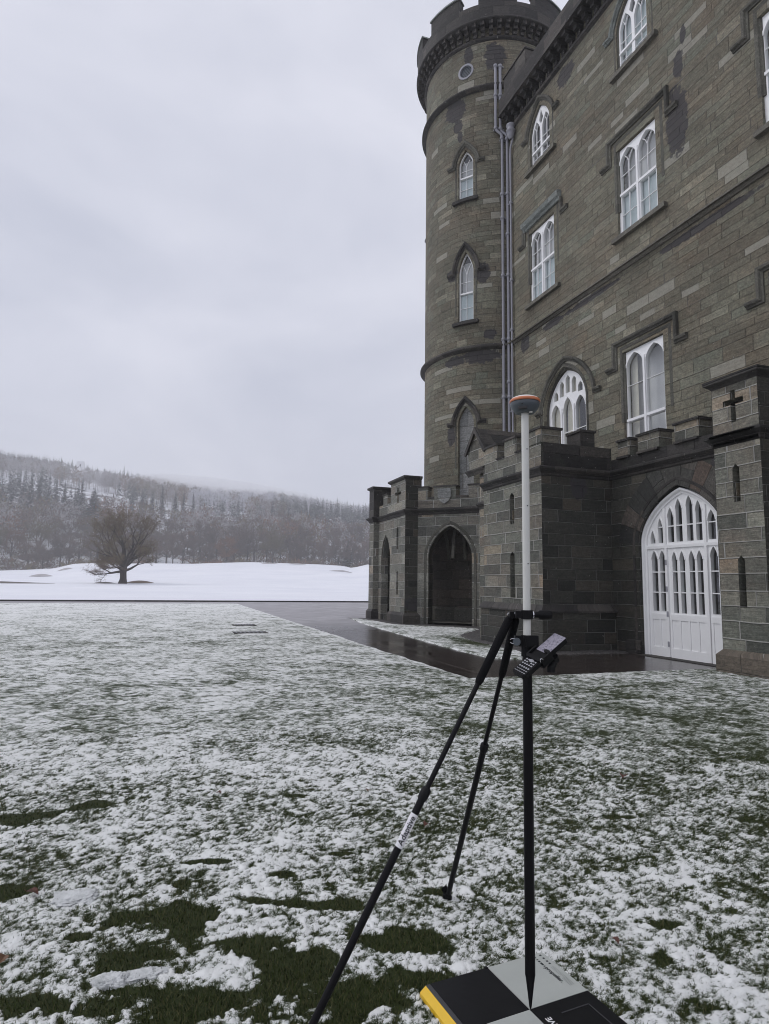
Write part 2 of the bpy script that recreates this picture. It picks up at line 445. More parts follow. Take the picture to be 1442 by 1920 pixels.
        for i in range(m):
            j = (i + 1) % n
            for (a0, w0), (a1, w1) in zip(prof[:-1], prof[1:]):
                q = [P[i] + off[i] * a0, P[j] + off[j] * a0, P[j] + off[j] * a1, P[i] + off[i] * a1]
                self.face([mp(q[0].x, q[0].y, w0), mp(q[1].x, q[1].y, w0), mp(q[2].x, q[2].y, w1), mp(q[3].x, q[3].y, w1)],
                          [(x_, y_) if radial else (y_, x_) for x_, y_ in ((a0 + w0, s[i]), (a0 + w0, s[i + 1]), (a1 + w1, s[i + 1]), (a1 + w1, s[i]))])
        if cap and not closed:
            for i in (0, n - 1):
                self.face([mp((P[i] + off[i] * a).x, (P[i] + off[i] * a).y, w) for a, w in prof])
        return self
    def panel(self, outline, holes, mp, w0, w1, cuts=(), back=True, edge=True):
        """a slab with openings: front face at w1, back at w0, reveals between"""
        pts = []; edges = []
        def loop(L):
            b = len(pts); pts.extend([Vector(p) for p in L])
            for i in range(len(L)): edges.append((b + i, b + (i + 1) % len(L)))
        loop(outline)
        for h in holes: loop(h)
        v0 = min(p[1] for p in outline); v1 = max(p[1] for p in outline)
        for c in cuts:
            b = len(pts); pts.append(Vector((c, v0 - 0.01))); pts.append(Vector((c, v1 + 0.01))); edges.append((b, b + 1))
        V, E, F = delaunay_2d_cdt(pts, edges, [], 0, 1e-6)[:3]
        def inside(p, L):
            r = False; j = len(L) - 1
            for i in range(len(L)):
                a, b = L[i], L[j]
                if (a[1] > p.y) != (b[1] > p.y) and p.x < (b[0] - a[0]) * (p.y - a[1]) / (b[1] - a[1]) + a[0]: r = not r
                j = i
            return r
        for f in F:
            c = sum((V[i] for i in f), Vector((0, 0))) / len(f)
            if not inside(c, outline) or any(inside(c, h) for h in holes): continue
            q = [V[i] for i in f]
            self.face([mp(p.x, p.y, w1) for p in q], [(p.x, p.y) for p in q])
            if back: self.face([mp(p.x, p.y, w0) for p in reversed(q)], [(p.x, p.y) for p in reversed(q)])
        for L in ([outline] if edge else []) + list(holes):
            for i in range(len(L)):
                a, b = L[i], L[(i + 1) % len(L)]
                if abs(a[0] - b[0]) < 1e-4: uv = [(w0, a[1]), (w1, a[1]), (w1, b[1]), (w0, b[1])]
                else: uv = [(a[0], w0), (a[0], w1), (b[0], w1), (b[0], w0)]
                self.face([mp(a[0], a[1], w0), mp(a[0], a[1], w1), mp(b[0], b[1], w1), mp(b[0], b[1], w0)], uv)
        return self
    def build(self, name, mats, parent=None, smooth=False):
        if not isinstance(mats, (list, tuple)): mats = [mats]
        me = bpy.data.meshes.new(name)
        me.from_pydata(self.v, [], self.f)
        ul = me.uv_layers.new(name='UVMap')
        ul.data.foreach_set('uv', [x for f in self.uv for p in f for x in p])
        for m in mats: me.materials.append(m)
        me.polygons.foreach_set('material_index', self.mi)
        if smooth: me.polygons.foreach_set('use_smooth', [True] * len(me.polygons))
        me.update()
        o = bpy.data.objects.new(name, me); col.objects.link(o)
        if parent is not None: put_under(o, parent)
        return o

def put_under(o, parent):
    o.parent = parent
    o.matrix_parent_inverse = world_of(parent).inverted()

def world_of(o):
    b = Matrix.LocRotScale(o.location, o.rotation_euler, o.scale)
    return world_of(o.parent) @ o.matrix_parent_inverse @ b if o.parent else b

def tag(o, label=None, cat=None, group=None, kind=None):
    if label: o['label'] = label
    if cat: o['category'] = cat
    if group: o['group'] = group
    if kind: o['kind'] = kind
    return o

def empty(name, loc, label, cat, group=None):
    o = bpy.data.objects.new(name, None); o.location = loc; o.empty_display_size = 0.3
    col.objects.link(o)
    return tag(o, label, cat, group)

def copy_tree(o, parent=None):
    c = o.copy(); col.objects.link(c)
    if parent is not None: c.parent = parent
    for ch in list(o.children): copy_tree(ch, c)
    return c

def text_mesh(s, size, bold=0.0):
    cu = bpy.data.curves.new('lettering', 'FONT'); cu.body = s; cu.size = size; cu.offset = bold
    cu.align_x = 'LEFT'; cu.resolution_u = 3
    t = bpy.data.objects.new('lettering', cu); col.objects.link(t)
    me = bpy.data.meshes.new_from_object(t.evaluated_get(bpy.context.evaluated_depsgraph_get()))
    V = [tuple(v.co) for v in me.vertices]; F = [list(p.vertices) for p in me.polygons]
    bpy.data.objects.remove(t); bpy.data.curves.remove(cu); bpy.data.meshes.remove(me)
    return V, F

# wall maps: (along the wall, height, out of the wall) -> world
def map_x(X): return lambda u, v, w=0.0: Vector((X - w, u, v))
def map_y(Y): return lambda u, v, w=0.0: Vector((u, Y - w, v))
def map_line(o, d, nrm):
    o, d, nrm = Vector(o), Vector(d).normalized(), Vector(nrm).normalized()
    return lambda u, v, w=0.0: o + d * u + nrm * w + Vector((0, 0, v))
TC = Vector((13.10, 23.36, 0))
def map_cyl(u, v, w=0.0):
    a = u / RT; return Vector((TC.x + (RT + w) * cos(a), TC.y + (RT + w) * sin(a), v))

def arch(c, hw, vs, va, n=10, k=0.3):
    """pointed arch from the left springing over the apex to the right one"""
    out = []
    for i in range(-n, n + 1):
        s = sin(i / n * pi / 2); x = abs(s)
        out.append((c + hw * s, vs + (va - vs) * (k * (1 - x) + (1 - k) * sqrt(max(0, 1 - x * x)))))
    return out
def light(u0, u1, v0, vs, va, n=6, k=0.45):
    """window light with a pointed head"""
    return [(u0, v0)] + arch((u0 + u1) / 2, (u1 - u0) / 2, vs, va, n, k) + [(u1, v0)]
def rect(u0, u1, v0, v1): return [(u0, v0), (u0, v1), (u1, v1), (u1, v0)]

# ---------------------------------------------------------------- the castle
D = 12.155
castle = empty('castle', (D, 12.0, 0), 'tall dark stone castle with round corner tower, battlements and white pointed windows', 'castle')
WX = map_x(D)
COLS = (18.12, 13.33, 8.56, 3.8)
HOODP = [(0.0, 0.0), (0.0, 0.035), (0.04, 0.05), (0.07, 0.10), (0.12, 0.115), (0.15, 0.09), (0.15, 0.0)]
ARCHP = [(0.0, -0.10), (0.03, -0.02), (0.07, 0.0), (0.09, 0.05), (0.13, 0.08), (0.16, 0.15), (0.22, 0.16), (0.24, 0.10), (0.24, 0.0)]
REC = -0.08            # face of the joinery, behind the wall face

WS = 0.09               # openings sit a little farther along than the hoods
def rise(z): return z + 0.0066 * (z - 1.45)
def glaze(fr, outline, mp, w, name='glass', mat='glass'):
    MB().panel(outline, [], mp, w, w, back=False, edge=False).build(name, M[mat], fr)

def window_two(c, v0, v1, rail, sash=True, ground=False):
    """square-headed window: two arched lights, sashes below a rail"""
    u0, u1 = c - 0.79, c + 0.79
    m = MB()
    hol = []
    for a, b in ((u0 + 0.085, c - 0.055), (c + 0.055, u1 - 0.085)):
        hol.append(light(a, b, rail + 0.05, v1 - 0.46, v1 - 0.09, 6, 0.35))
        hol.append(rect(a + 0.02, b - 0.02, v0 + 0.09, rail - 0.05))
    m.panel(rect(u0, u1, v0, v1), hol, WX, REC - 0.10, REC)
    # raised sash rails, mullion and arch beads
    m.mbox(WX, u0 + 0.06, u1 - 0.06, rail - 0.035, rail + 0.04, REC, REC + 0.035)
    m.mbox(WX, c - 0.035, c + 0.035, v0, v1 - 0.3, REC, REC + 0.045)
    for h in (hol[0], hol[2]): m.sweep(h[1:-1][::-1], WX, [(0.0, REC), (0.0, REC + 0.02), (0.045, REC + 0.02), (0.045, REC)])
    fr = m.build('window', M['white'], castle)
    b = MB()
    for a, bb in ((u0 + 0.085, c - 0.055), (c + 0.055, u1 - 0.085)):
        mid = (a + bb) / 2; t = 0.007
        if not ground:
            b.mbox(WX, mid - t, mid + t, v0 + 0.05, v1 - 0.5, REC - 0.05, REC - 0.01)
            for sx in (-1, 1):      # bars branch and curve into the arch
                b.sweep([(mid, v1 - 0.5), (mid + sx * 0.06, v1 - 0.36), (mid + sx * 0.15, v1 - 0.25), (mid + sx * 0.25, v1 - 0.2)], WX,
                        [(-t, REC - 0.05), (-t, REC - 0.01), (t, REC - 0.01), (t, REC - 0.05)])
            for z in ((v0 + rail) / 2, rail + (v1 - rail) * 0.42): b.mbox(WX, a, bb, z - t, z + t, REC - 0.05, REC - 0.012)
        else:
            b.mbox(WX, a, bb, rail + (v1 - rail) * 0.5 - t, rail + (v1 - rail) * 0.5 + t, REC - 0.05, REC - 0.012)
    b.build('glazing_bar', M['white'], fr)
    glaze(fr, rect(u0 + 0.02, u1 - 0.02, v0 + 0.02, v1 - 0.02), WX, REC - 0.06)
    if not ground:
        MB().panel(rect(u0 + 0.03, u1 - 0.03, v0 + 0.03, rail), [], WX, REC - 0.12, REC - 0.12, back=False, edge=False).build('blind', M['blind_cloth'], fr)
        MB().panel(rect(u0 + 0.03, u1 - 0.03, rail, v1 - 0.03), [], WX, REC - 0.30, REC - 0.30, back=False, edge=False).build('curtain', M['net'], fr)
    else:
        MB().panel(rect(u0 + 0.03, u1 - 0.03, v0 + 0.03, v1 - 0.05), [], WX, REC - 0.36, REC - 0.36, back=False, edge=False).build('shutter', M['net'], fr)
        MB().panel(rect(u1 - 0.30, u1 - 0.03, v0 + 0.03, v1 - 0.05), [], WX, REC - 0.2, REC - 0.2, back=False, edge=False).build('curtain', M['curtain'], fr)
    return fr

def hood_square(c, top, drop, pale=False):
    p = [(c + 1.53, drop + 0.10), (c + 1.08, drop + 0.10), (c + 1.08, top - 0.19), (c - 1.08, top - 0.19), (c - 1.08, drop + 0.10), (c - 1.53, drop + 0.10)]
    if not pale:
        MB().sweep(p, WX, HOODP).build('hood_mould', M['trim'], castle)
    else:
        MB().sweep(p[:2] + [(c + 1.08, top - 0.30)], WX, HOODP).build('hood_mould', M['trim'], castle)
        MB().sweep([(c - 1.08, top - 0.30)] + p[4:], WX, HOODP).build('hood_mould', M['trim'], castle)
        MB().sweep([(c + 1.16, top - 0.2), (c - 1.16, top - 0.2)], WX, [(-0.14, 0), (-0.14, 0.07), (-0.06, 0.10), (0.0, 0.17), (0.16, 0.2), (0.2, 0.14), (0.2, 0)]).build('hood_mould', M['pale'], castle)
    # inner jamb moulding
    MB().sweep([(c + 0.80, drop - 1.5), (c + 0.80, top - 0.42), (c - 0.80, top - 0.42), (c - 0.80, drop - 1.5)], WX,
               [(0.0, -0.12), (0.02, -0.05), (0.06, -0.03), (0.08, 0.006), (0.16, 0.008), (0.18, 0.0)]).build('jamb_mould', M['trim'], castle)

def sill(c, hw, v, mp=WX, d=0.13, h=0.13):
    MB().mbox(mp, c - hw, c + hw, v - h, v, -0.2, d).build('sill', M['sill'], castle)

def window_pointed(c, v0, vs, va):
    """small pointed window: two lancets and a sash rail"""
    hw = 0.63
    o = light(c - hw, c + hw, v0, vs, va, 10, 0.4)
    rail = v0 + 0.62
    hol = [rect(c - hw + .09, c - .06, v0 + .08, rail - .03), rect(c + .06, c + hw - .09, v0 + .08, rail - .03)]
    for s in (-1, 1):
        a, b = (c - hw + 0.09, c - 0.06) if s < 0 else (c + 0.06, c + hw - 0.09)
        L = [(a, rail + 0.03)]
        mid = (a + b) / 2
        L += arch(mid, (b - a) / 2, vs - 0.05, vs + 0.42, 6, 0.5) + [(b, rail + 0.03)]
        hol.append(L)
    hol.append([(c - 0.13, vs + 0.36), (c, vs + 0.16), (c + 0.13, vs + 0.36), (c, va - 0.13)])
    m = MB().panel(o, hol, WX, REC - 0.1, REC)
    m.mbox(WX, c - hw + 0.05, c + hw - 0.05, rail - 0.03, rail + 0.035, REC, REC + 0.03)
    fr = m.build('window', M['white'], castle)
    b = MB(); t = 0.008
    for mid in (c - hw / 2 - 0.015, c + hw / 2 + 0.015):
        b.mbox(WX, mid - t, mid + t, v0 + 0.05, vs + 0.05, REC - 0.05, REC - 0.01)
        for s in (-1, 1):
            b.sweep([(mid, vs + 0.05), (mid + s * 0.04, vs + 0.16), (mid + s * 0.11, vs + 0.28)], WX, [(-t, REC - 0.05), (-t, REC - 0.01), (t, REC - 0.01), (t, REC - 0.05)])
    for z in (v0 + 0.33, rail + 0.33): b.mbox(WX, c - hw + .06, c + hw - .06, z - t, z + t, REC - 0.05, REC - 0.012)
    b.build('glazing_bar', M['white'], fr)
    glaze(fr, light(c - hw + .03, c + hw - .03, v0 + .03, vs, va - .04, 10, 0.4), WX, REC - 0.06)
    if c < 15: MB().panel(rect(c - hw + .03, c + hw - .03, v0 + .03, vs + .4), [], WX, REC - 0.2, REC - 0.2, back=False, edge=False).build('blind', M['blind_cloth'], fr)
    return fr

def hood_pointed(c, vs, va, pale=False):
    p = arch(c, 0.80, vs - 0.06, va + 0.16, 12, 0.4)[::-1]
    p = [(c + 1.18, p[0][1])] + p + [(c - 1.18, p[-1][1])]
    MB().sweep(p, WX, HOODP[1:] if not pale else HOODP).build('hood_mould', M['pale' if pale else 'trim'], castle)
    q = light(c - 0.64, c + 0.64, vs - 1.3, vs, va, 12, 0.4)[::-1]
    MB().sweep(q, WX, [(0.0, -0.12), (0.03, -0.04), (0.09, -0.02), (0.11, 0.008), (0.155, 0.008), (0.16, 0)]).build('jamb_mould', M['trim'], castle)

# --- main wall with its openings
holes = []
for c in COLS:
    holes.append(rect(c + WS - 0.79, c + WS + 0.79, rise(11.64), rise(14.34) + 0.02))
    holes.append(light(c + WS - 0.63, c + WS + 0.63, rise(16.77), rise(18.12), rise(18.98) + 0.02, 10, 0.4))
for c in (13.33, 8.56, 3.8): holes.append(rect(c + WS - 0.79, c + WS + 0.79, 4.95, rise(8.12) + 0.01))
A0 = 16.90
A1 = 17.05
a1_out = light(A1 - 1.16, A1 + 1.16, 5.0, 7.38, 8.72, 14, 0.22)
holes.append(a1_out)
MB().panel([(-4, 0), (-4, 20.3), (21.6, 20.3), (21.6, 0)], holes, WX, -0.42, 0.0, back=False).build('wall', M['wall'], castle)

bk = MB()   # rear walls, gable and roof slab close the block
bk.mbox(map_y(-4.0), D + 0.01, D + 11, 0, 20.3, -0.4, 0.0)
bk.box(D + 10.6, D + 11, -3.6, 30, 0, 20.3)
bk.mbox(map_y(30.4), D + 3.0, D + 11, 0, 20.3, -0.4, 0.0)
bk.build('wall', M['wall'], castle)
MB().box(D + 0.4, D + 11.2, -3.6, 30, 20.15, 20.3).build('roof', M['lead'], castle)
rm = MB()
for z in (4.6, 10.4, 15.7): rm.box(D + 0.43, D + 5, -3.4, 21.2, z, z + 0.25)
rm.box(D + 5, D + 5.2, -3.4, 29, 0.1, 20.1)
for y in (11.0, 15.25, 20.9): rm.box(D + 0.43, D + 5, y, y + 0.15, 4.7, 20.1)
rm.build('interior', M['room'], castle)

for c in COLS:
    window_two(c + WS, rise(11.64), rise(14.34), rise(12.93))
    hood_square(c, 14.97, 14.0, pale=(c == COLS[0]))
    sill(c, 1.04, rise(11.62))
    window_pointed(c + WS, rise(16.77), rise(18.12), rise(18.98))
    hood_pointed(c + 0.03, rise(18.12), rise(18.98), pale=(c == COLS[1]))
    sill(c, 0.94, rise(16.75))
for c in (13.33, 8.56, 3.8):
    window_two(c + WS, 4.95, rise(8.12), rise(6.12), ground=True)
    hood_square(c, 8.60, 7.62)

# --- the wide traceried window over the porch
A1 = 17.09
fo = light(A1 - 1.08, A1 + 1.08, 5.0, 7.38, 8.62, 14, 0.22)
hol = []
for i in (-1, 0, 1):
    hol.append(light(A1 + i * 0.665 - 0.25, A1 + i * 0.665 + 0.25, 5.1, 7.22, 7.60 if i else 7.70, 7, 0.3))
for x, z0, z1 in ((-0.66, 7.74, 8.06), (-0.335, 7.80, 8.34), (0.0, 7.86, 8.47), (0.335, 7.80, 8.34), (0.66, 7.74, 8.06)):
    hol.append(light(A1 + x - 0.12, A1 + x + 0.12, z0, z1 - 0.16, z1, 5, 0.5))
m = MB().panel(fo, hol, WX, -0.30, -0.20)
for h in hol[:3]: m.sweep(h[1:-1][::-1], WX, [(0.0, -0.20), (0.0, -0.175), (0.04, -0.175), (0.04, -0.20)])
for x in (-0.333, 0.333): m.mbox(WX, A1 + x - 0.035, A1 + x + 0.035, 5.05, 7.4, -0.20, -0.15)
fr = m.build('window', M['white'], castle)
b = MB()
for i in (-1, 0, 1): b.mbox(WX, A1 + i * 0.665 - 0.25, A1 + i * 0.665 + 0.25, 6.52, 6.545, -0.26, -0.22)
b.build('glazing_bar', M['white'], fr)
glaze(fr, light(A1 - 1.02, A1 + 1.02, 5.05, 7.38, 8.52, 12, 0.22), WX, -0.255)
cu = MB()
for a, bb in ((-0.98, -0.78), (-0.44, 0.2), (0.28, 0.98)):
    n = 14
    for i in range(n):
        x0, x1 = A1 + a + (bb - a) * i / n, A1 + a + (bb - a) * (i + 1) / n
        cu.face([WX(x0, 5.0, -0.33 - 0.05 * (i % 2)), WX(x1, 5.0, -0.33 - 0.05 * ((i + 1) % 2)), WX(x1, 8.4, -0.33 - 0.05 * ((i + 1) % 2)), WX(x0, 8.4, -0.33 - 0.05 * (i % 2))])
cu.build('curtain', M['curtain'], fr)
p = arch(A0, 1.36, 7.38, 8.86, 14, 0.22)[::-1]
MB().sweep([(A0 + 1.74, 7.35)] + p + [(A0 - 1.74, 7.35)], WX, HOODP).build('hood_mould', M['trim'], castle)
q = light(A1 - 1.08, A1 + 1.08, 5.0, 7.38, 8.62, 14, 0.22)[::-1]
MB().sweep(q, WX, [(0.0, -0.20), (0.02, -0.20), (0.03, -0.13), (0.06, -0.12), (0.075, -0.05), (0.10, -0.04), (0.12, 0.008), (0.19, 0.012), (0.20, 0.04), (0.23, 0.0)]).build('jamb_mould', M['trim'], castle)

# --- string course and main parapet
MB().sweep([(20.6, 10.66), (-4, 10.66)], WX, [(-0.06, 0), (-0.05, 0.05), (0.02, 0.10), (0.02, 0.17), (0.07, 0.17), (0.16, 0.02), (0.16, 0)]).build('string_course', M['sill'], castle)
PF = 0.46
MB().sweep([(20.4, 19.5), (-4, 19.5)], WX, [(-0.05, 0), (0, 0.10), (0.09, 0.12), (0.12, 0)]).build('string_course', M['dark'], castle)
pm = MB(); pm.mbox(WX, -4, 20.35, 20.12, 20.82, PF - 0.38, PF); pm.mbox(WX, -4, 20.35, 20.07, 20.12, 0.0, PF + 0.05)
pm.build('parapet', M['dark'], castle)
cm = MB()
cm.mbox(WX, 0, 0.20, 19.92, 20.09, 0.0, 0.42); cm.mbox(WX, 0.01, 0.19, 19.77, 19.92, 0.0, 0.28); cm.mbox(WX, 0.02, 0.18, 19.60, 19.77, 0.0, 0.14)
c0 = cm.build('corbel', M['dark'], castle)
for i in range(1, 46):
    c = c0.copy(); col.objects.link(c); c.location.y += 19.95 - i * 0.44
c0.location.y += 19.95
mw = MB(); mw.mbox(WX, 0, 1.55, 20.82, 21.42, PF - 0.36, PF)
m0 = mw.build('merlon', M['dark'], castle)
MB().mbox(WX, -0.04, 1.59, 21.42, 21.48, PF - 0.40, PF + 0.04).build('cap', M['dark'], m0)
for i in range(1, 10):
    c = copy_tree(m0, castle); c.location.y += 18.38 - i * 2.4
m0.location.y += 18.38

# --- the round tower
MID = radians(-140.7) * RT
holes = []
for v0, vs, va in ((17.05, 18.62, 19.2), (11.86, 13.95, 14.77), (4.3, 7.75, 8.39)): holes.append(light(MID - 0.33, MID + 0.33, v0, vs, va, 8, 0.5))
holes.append([(MID + 0.02 + 0.31 * cos(a), 22.72 + 0.31 * sin(a)) for a in [i * 2 * pi / 24 for i in range(24)]])
lo, hi = radians(-180 - 90) * RT, radians(90) * RT
cuts = [lo + (hi - lo) * i / 120 for i in range(1, 120)]
MB().panel([(lo, 0), (lo, 24.45), (hi, 24.45), (hi, 0)], holes, map_cyl, -0.3, 0.0, cuts=cuts, back=False, edge=False).build('tower_wall', M['tower'], castle)
CR = MB().lathe(TC, [(RT - 0.6, 4.0), (RT - 0.6, 24.3)], 48)
CR.build('interior', M['room'], castle)
MB().lathe(TC, [(0.0, 24.8), (3.2, 24.8)], 48).build('roof', M['lead'], castle)

fa = radians(-140.7)
FO = Vector((TC.x + RT * cos(fa), TC.y + RT * sin(fa), 0))
TF = map_line(FO, (-sin(fa), cos(fa), 0), (cos(fa), sin(fa), 0))   # flat window plane on the tower
def tower_window(v0, vs, va, rail):
    hw = 0.325
    o = light(-hw, hw, v0, vs, va, 10, 0.5)
    hol = [rect(-hw + .055, hw - .055, v0 + .06, rail - .03), light(-hw + .055, hw - .055, rail + .03, vs, va - 0.075, 10, 0.5)]
    m = MB().panel(o, hol, TF, -0.2, -0.12)
    m.mbox(TF, -hw + .03, hw - .03, rail - 0.03, rail + 0.03, -0.12, -0.085)
    fr = m.build('window', M['white'], castle)
    b = MB(); t = 0.008; P = [(-t, -0.17), (-t, -0.13), (t, -0.13), (t, -0.17)]
    b.mbox(TF, -t, t, v0 + .05, vs - 0.1, -0.17, -0.13)
    for z in (v0 + (rail - v0) / 2, rail + (vs - rail) * 0.55): b.mbox(TF, -hw + .05, hw - .05, z - t, z + t, -0.17, -0.132)
    for s in (-1, 1): b.sweep([(0, vs - 0.1), (s * 0.05, vs + 0.1), (s * 0.13, vs + 0.27), (s * .2, vs + .36)] if va - vs > .6 else [(0, vs - 0.1), (s * .05, vs + .05), (s * .14, vs + .2)], TF, P)
    b.build('glazing_bar', M['white'], fr)
    glaze(fr, light(-hw + .02, hw - .02, v0 + .02, vs, va - .03, 10, 0.5), TF, -0.165)
    MB().panel(rect(-hw + .03, hw - .03, v0 + .03, rail), [], TF, -0.2, -0.2, back=False, edge=False).build('blind', M['blind_cloth'], fr)
    MB().panel(rect(-hw + .03, hw - .03, rail, va - 0.3), [], TF, -0.36, -0.36, back=False, edge=False).build('curtain', M['net'], fr)
tower_window(17.05, 18.62, 19.2, 18.05)
tower_window(11.86, 13.95, 14.77, 13.07)
MB().panel(light(-0.36, 0.36, 4.2, 7.75, 8.42, 10, 0.5), [], TF, -0.2, -0.13, back=False, edge=False).build('blind_panel', M['blind'], castle)
for vs, va, e in ((18.62, 19.22, 18.6), (13.95, 14.79, 14.05), (7.75, 8.41, 7.55)):
    p = arch(MID, 0.46, vs - 0.02, va + 0.17, 12, 0.5)[::-1]
    MB().sweep([(MID + 0.82, p[0][1] - 0.08), (MID + 0.47, p[0][1] - 0.08)] + p[1:-1] + [(MID - 0.47, p[-1][1] - 0.08), (MID - 0.82, p[-1][1] - 0.08)], map_cyl,
               [(0.0, 0), (0.0, 0.04), (0.04, 0.05), (0.07, 0.10), (0.13, 0.115), (0.16, 0.08), (0.16, 0)]).build('hood_mould', M['dark'] if e < 15 else M['trim'], castle)
    MB().sweep(light(MID - 0.33, MID + 0.33, vs - 1.8, vs, va, 10, 0.5)[::-1], map_cyl, [(0, -0.1), (0.03, -0.03), (0.07, -0.02), (0.09, 0.01), (0.13, 0.012), (0.15, 0)]).build('jamb_mould', M['trim'], castle)
for v in (17.03, 11.84): MB().mbox(map_cyl, MID - 0.54, MID + 0.54, v - 0.13, v, -0.2, 0.14, seg=4).build('sill', M['dark'], castle)
for zz in (10.62, 21.66):
    MB().lathe(TC, [(RT, zz - 0.05), (RT + 0.06, zz - 0.02), (RT + 0.2, zz + 0.02), (RT + 0.2, zz + 0.09), (RT + 0.02, zz + 0.2), (RT, zz + 0.2)], 96).build('string_course', M['dark'], castle, True)
MB().lathe(TC, [(RT, 23.82), (RT + 0.05, 23.84), (RT + 0.10, 23.88), (RT + 0.10, 23.95), (RT, 23.97)], 96).build('string_course', M['dark'], castle, True)
# round vent
vm = MB().sweep([(MID + 0.02 + 0.31 * cos(a), 22.72 + 0.31 * sin(a)) for a in [i * 2 * pi / 24 for i in range(24)]], map_cyl, [(-0.05, -0.1), (-0.05, 0.03), (0.03, 0.03), (0.03, 0.0)], closed=True)
v_ = vm.build('vent', M['iron'], castle)
lm = MB()
for i in range(9):
    z = 22.46 + i * 0.062; hw = sqrt(max(0.0, 0.29 ** 2 - (z - 22.72) ** 2))
    lm.mbox(TF, 0.02 - hw, 0.02 + hw, z - 0.02, z + 0.022, -0.1, -0.04)
lm.panel([(0.02 + 0.3 * cos(a), 22.72 + 0.3 * sin(a)) for a in [i * 2 * pi / 24 for i in range(24)]], [], TF, -0.12, -0.11, back=False)
lm.build('louvre', M['slate'], v_)
# corbel table, parapet and merlons
RP = 3.44
def map_par(u, v, w=0.0):
    a = u / RP; return Vector((TC.x + (RP + w) * cos(a), TC.y + (RP + w) * sin(a), v))
NC = 60
cb = MB()
cb.mbox(map_y(0), -0.085, 0.085, 24.27, 24.44, 0, 0.43); cb.mbox(map_y(0), -0.08, 0.08, 24.12, 24.27, 0, 0.31); cb.mbox(map_y(0), -0.075, 0.075, 23.97, 24.12, 0, 0.19)
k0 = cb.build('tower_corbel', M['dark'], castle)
def spin(o, a): o.matrix_basis = o.matrix_parent_inverse.inverted() @ world_of(castle).inverted() @ Matrix.Translation((TC.x + RT * cos(a) - 0.05 * cos(a), TC.y + RT * sin(a) - 0.05 * sin(a), 0)) @ Matrix.Rotation(a + pi / 2, 4, 'Z')
for i in range(1, NC):
    c = k0.copy(); col.objects.link(c); spin(c, 2 * pi * i / NC)
spin(k0, 0)
tp = MB()
tp.lathe(TC, [(RT, 24.42), (RP + 0.03, 24.43), (RP + 0.05, 24.48), (RP, 24.56)], 96)
tp.build('parapet_base', M['dark'], castle, True)
per = radians(36) * RP
for i in range(1):
    pass
pw = MB(); lo2 = -pi * RP
pw.mbox(map_par, -pi * RP, pi * RP, 24.5, 25.17, -0.36, 0.0, seg=96)
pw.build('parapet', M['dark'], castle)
mm = MB(); hw = radians(13.2) * RP
mm.mbox(map_par, -hw, hw, 25.17, 25.76, -0.36, 0.0, seg=8)
mt = mm.build('tower_merlon', M['dark'], castle)
MB().mbox(map_par, -hw - 0.04, hw + 0.04, 25.76, 25.82, -0.40, 0.05, seg=8).build('cap', M['pale'], mt)
def about(o, a): o.matrix_basis = o.matrix_parent_inverse.inverted() @ world_of(castle).inverted() @ Matrix.Translation(TC) @ Matrix.Rotation(a, 4, 'Z') @ Matrix.Translation(-TC)
for i in range(1, 9):
    c = copy_tree(mt, castle); about(c, radians(-115.2 + 40 * i))
about(mt, radians(-115.2))

# --- rainwater pipes in the angle of tower and wall
def pipe(pts, r, collars, name='downpipe'):
    m = MB().tube(pts, r, 12)
    for (x, y, z) in collars:
        m.lathe((x, y, z), [(r, -0.06), (r * 1.45, -0.05), (r * 1.45, 0.05), (r, 0.06)], 12)
        m.box(x - 0.02, x + 0.16, y - 0.02, y + 0.16, z - 0.02, z + 0.02)
    return m.build(name, M['iron'], castle, True)
e = 0.10
P1 = [(11.655, 20.53, 22.55), (11.655, 20.53, 19.72), (11.70, 20.50, 19.62), (11.84, 20.45, 19.5), (11.885, 20.43, 19.38), (11.87, 20.44, 4.3)]
P2 = [(11.83, 20.46, 22.53), (11.83, 20.46, 19.70), (11.88, 20.43, 19.60), (12.02, 20.37, 19.45), (12.065, 20.34, 19.32), (12.05, 20.35, 4.3)]
pipe(P1, 0.055, [(11.655, 20.53, z) for z in (22.5, 21.2, 19.75)] + [(11.877, 20.435, z) for z in (19.3, 16.9, 15.9, 13.5, 10.9, 8.6, 6.6)])
pipe(P2, 0.06, [(11.83, 20.46, z) for z in (22.48, 21.18, 19.72)] + [(12.057, 20.345, z) for z in (19.25, 16.9, 15.2, 13.5, 10.9, 9.2, 8.6, 6.6)])
hp = pipe([(12.08, 19.93, 19.0), (12.06, 20.08, 18.7), (12.07, 20.12, 18.4), (12.07, 20.12, 4.3)], 0.04, [(12.07, 20.12, z) for z in (16.4, 13.2, 11.2, 8.0)])
MB().lathe((12.0, 19.95, 18.95), [(0.05, 0.0), (0.1, 0.06), (0.15, 0.16), (0.15, 0.28), (0.19, 0.30), (0.19, 0.36), (0.14, 0.42), (0.14, 0.5), (0.18, 0.54), (0.18, 0.6), (0.0, 0.6)], 16).build('hopper', M['iron'], hp, True)

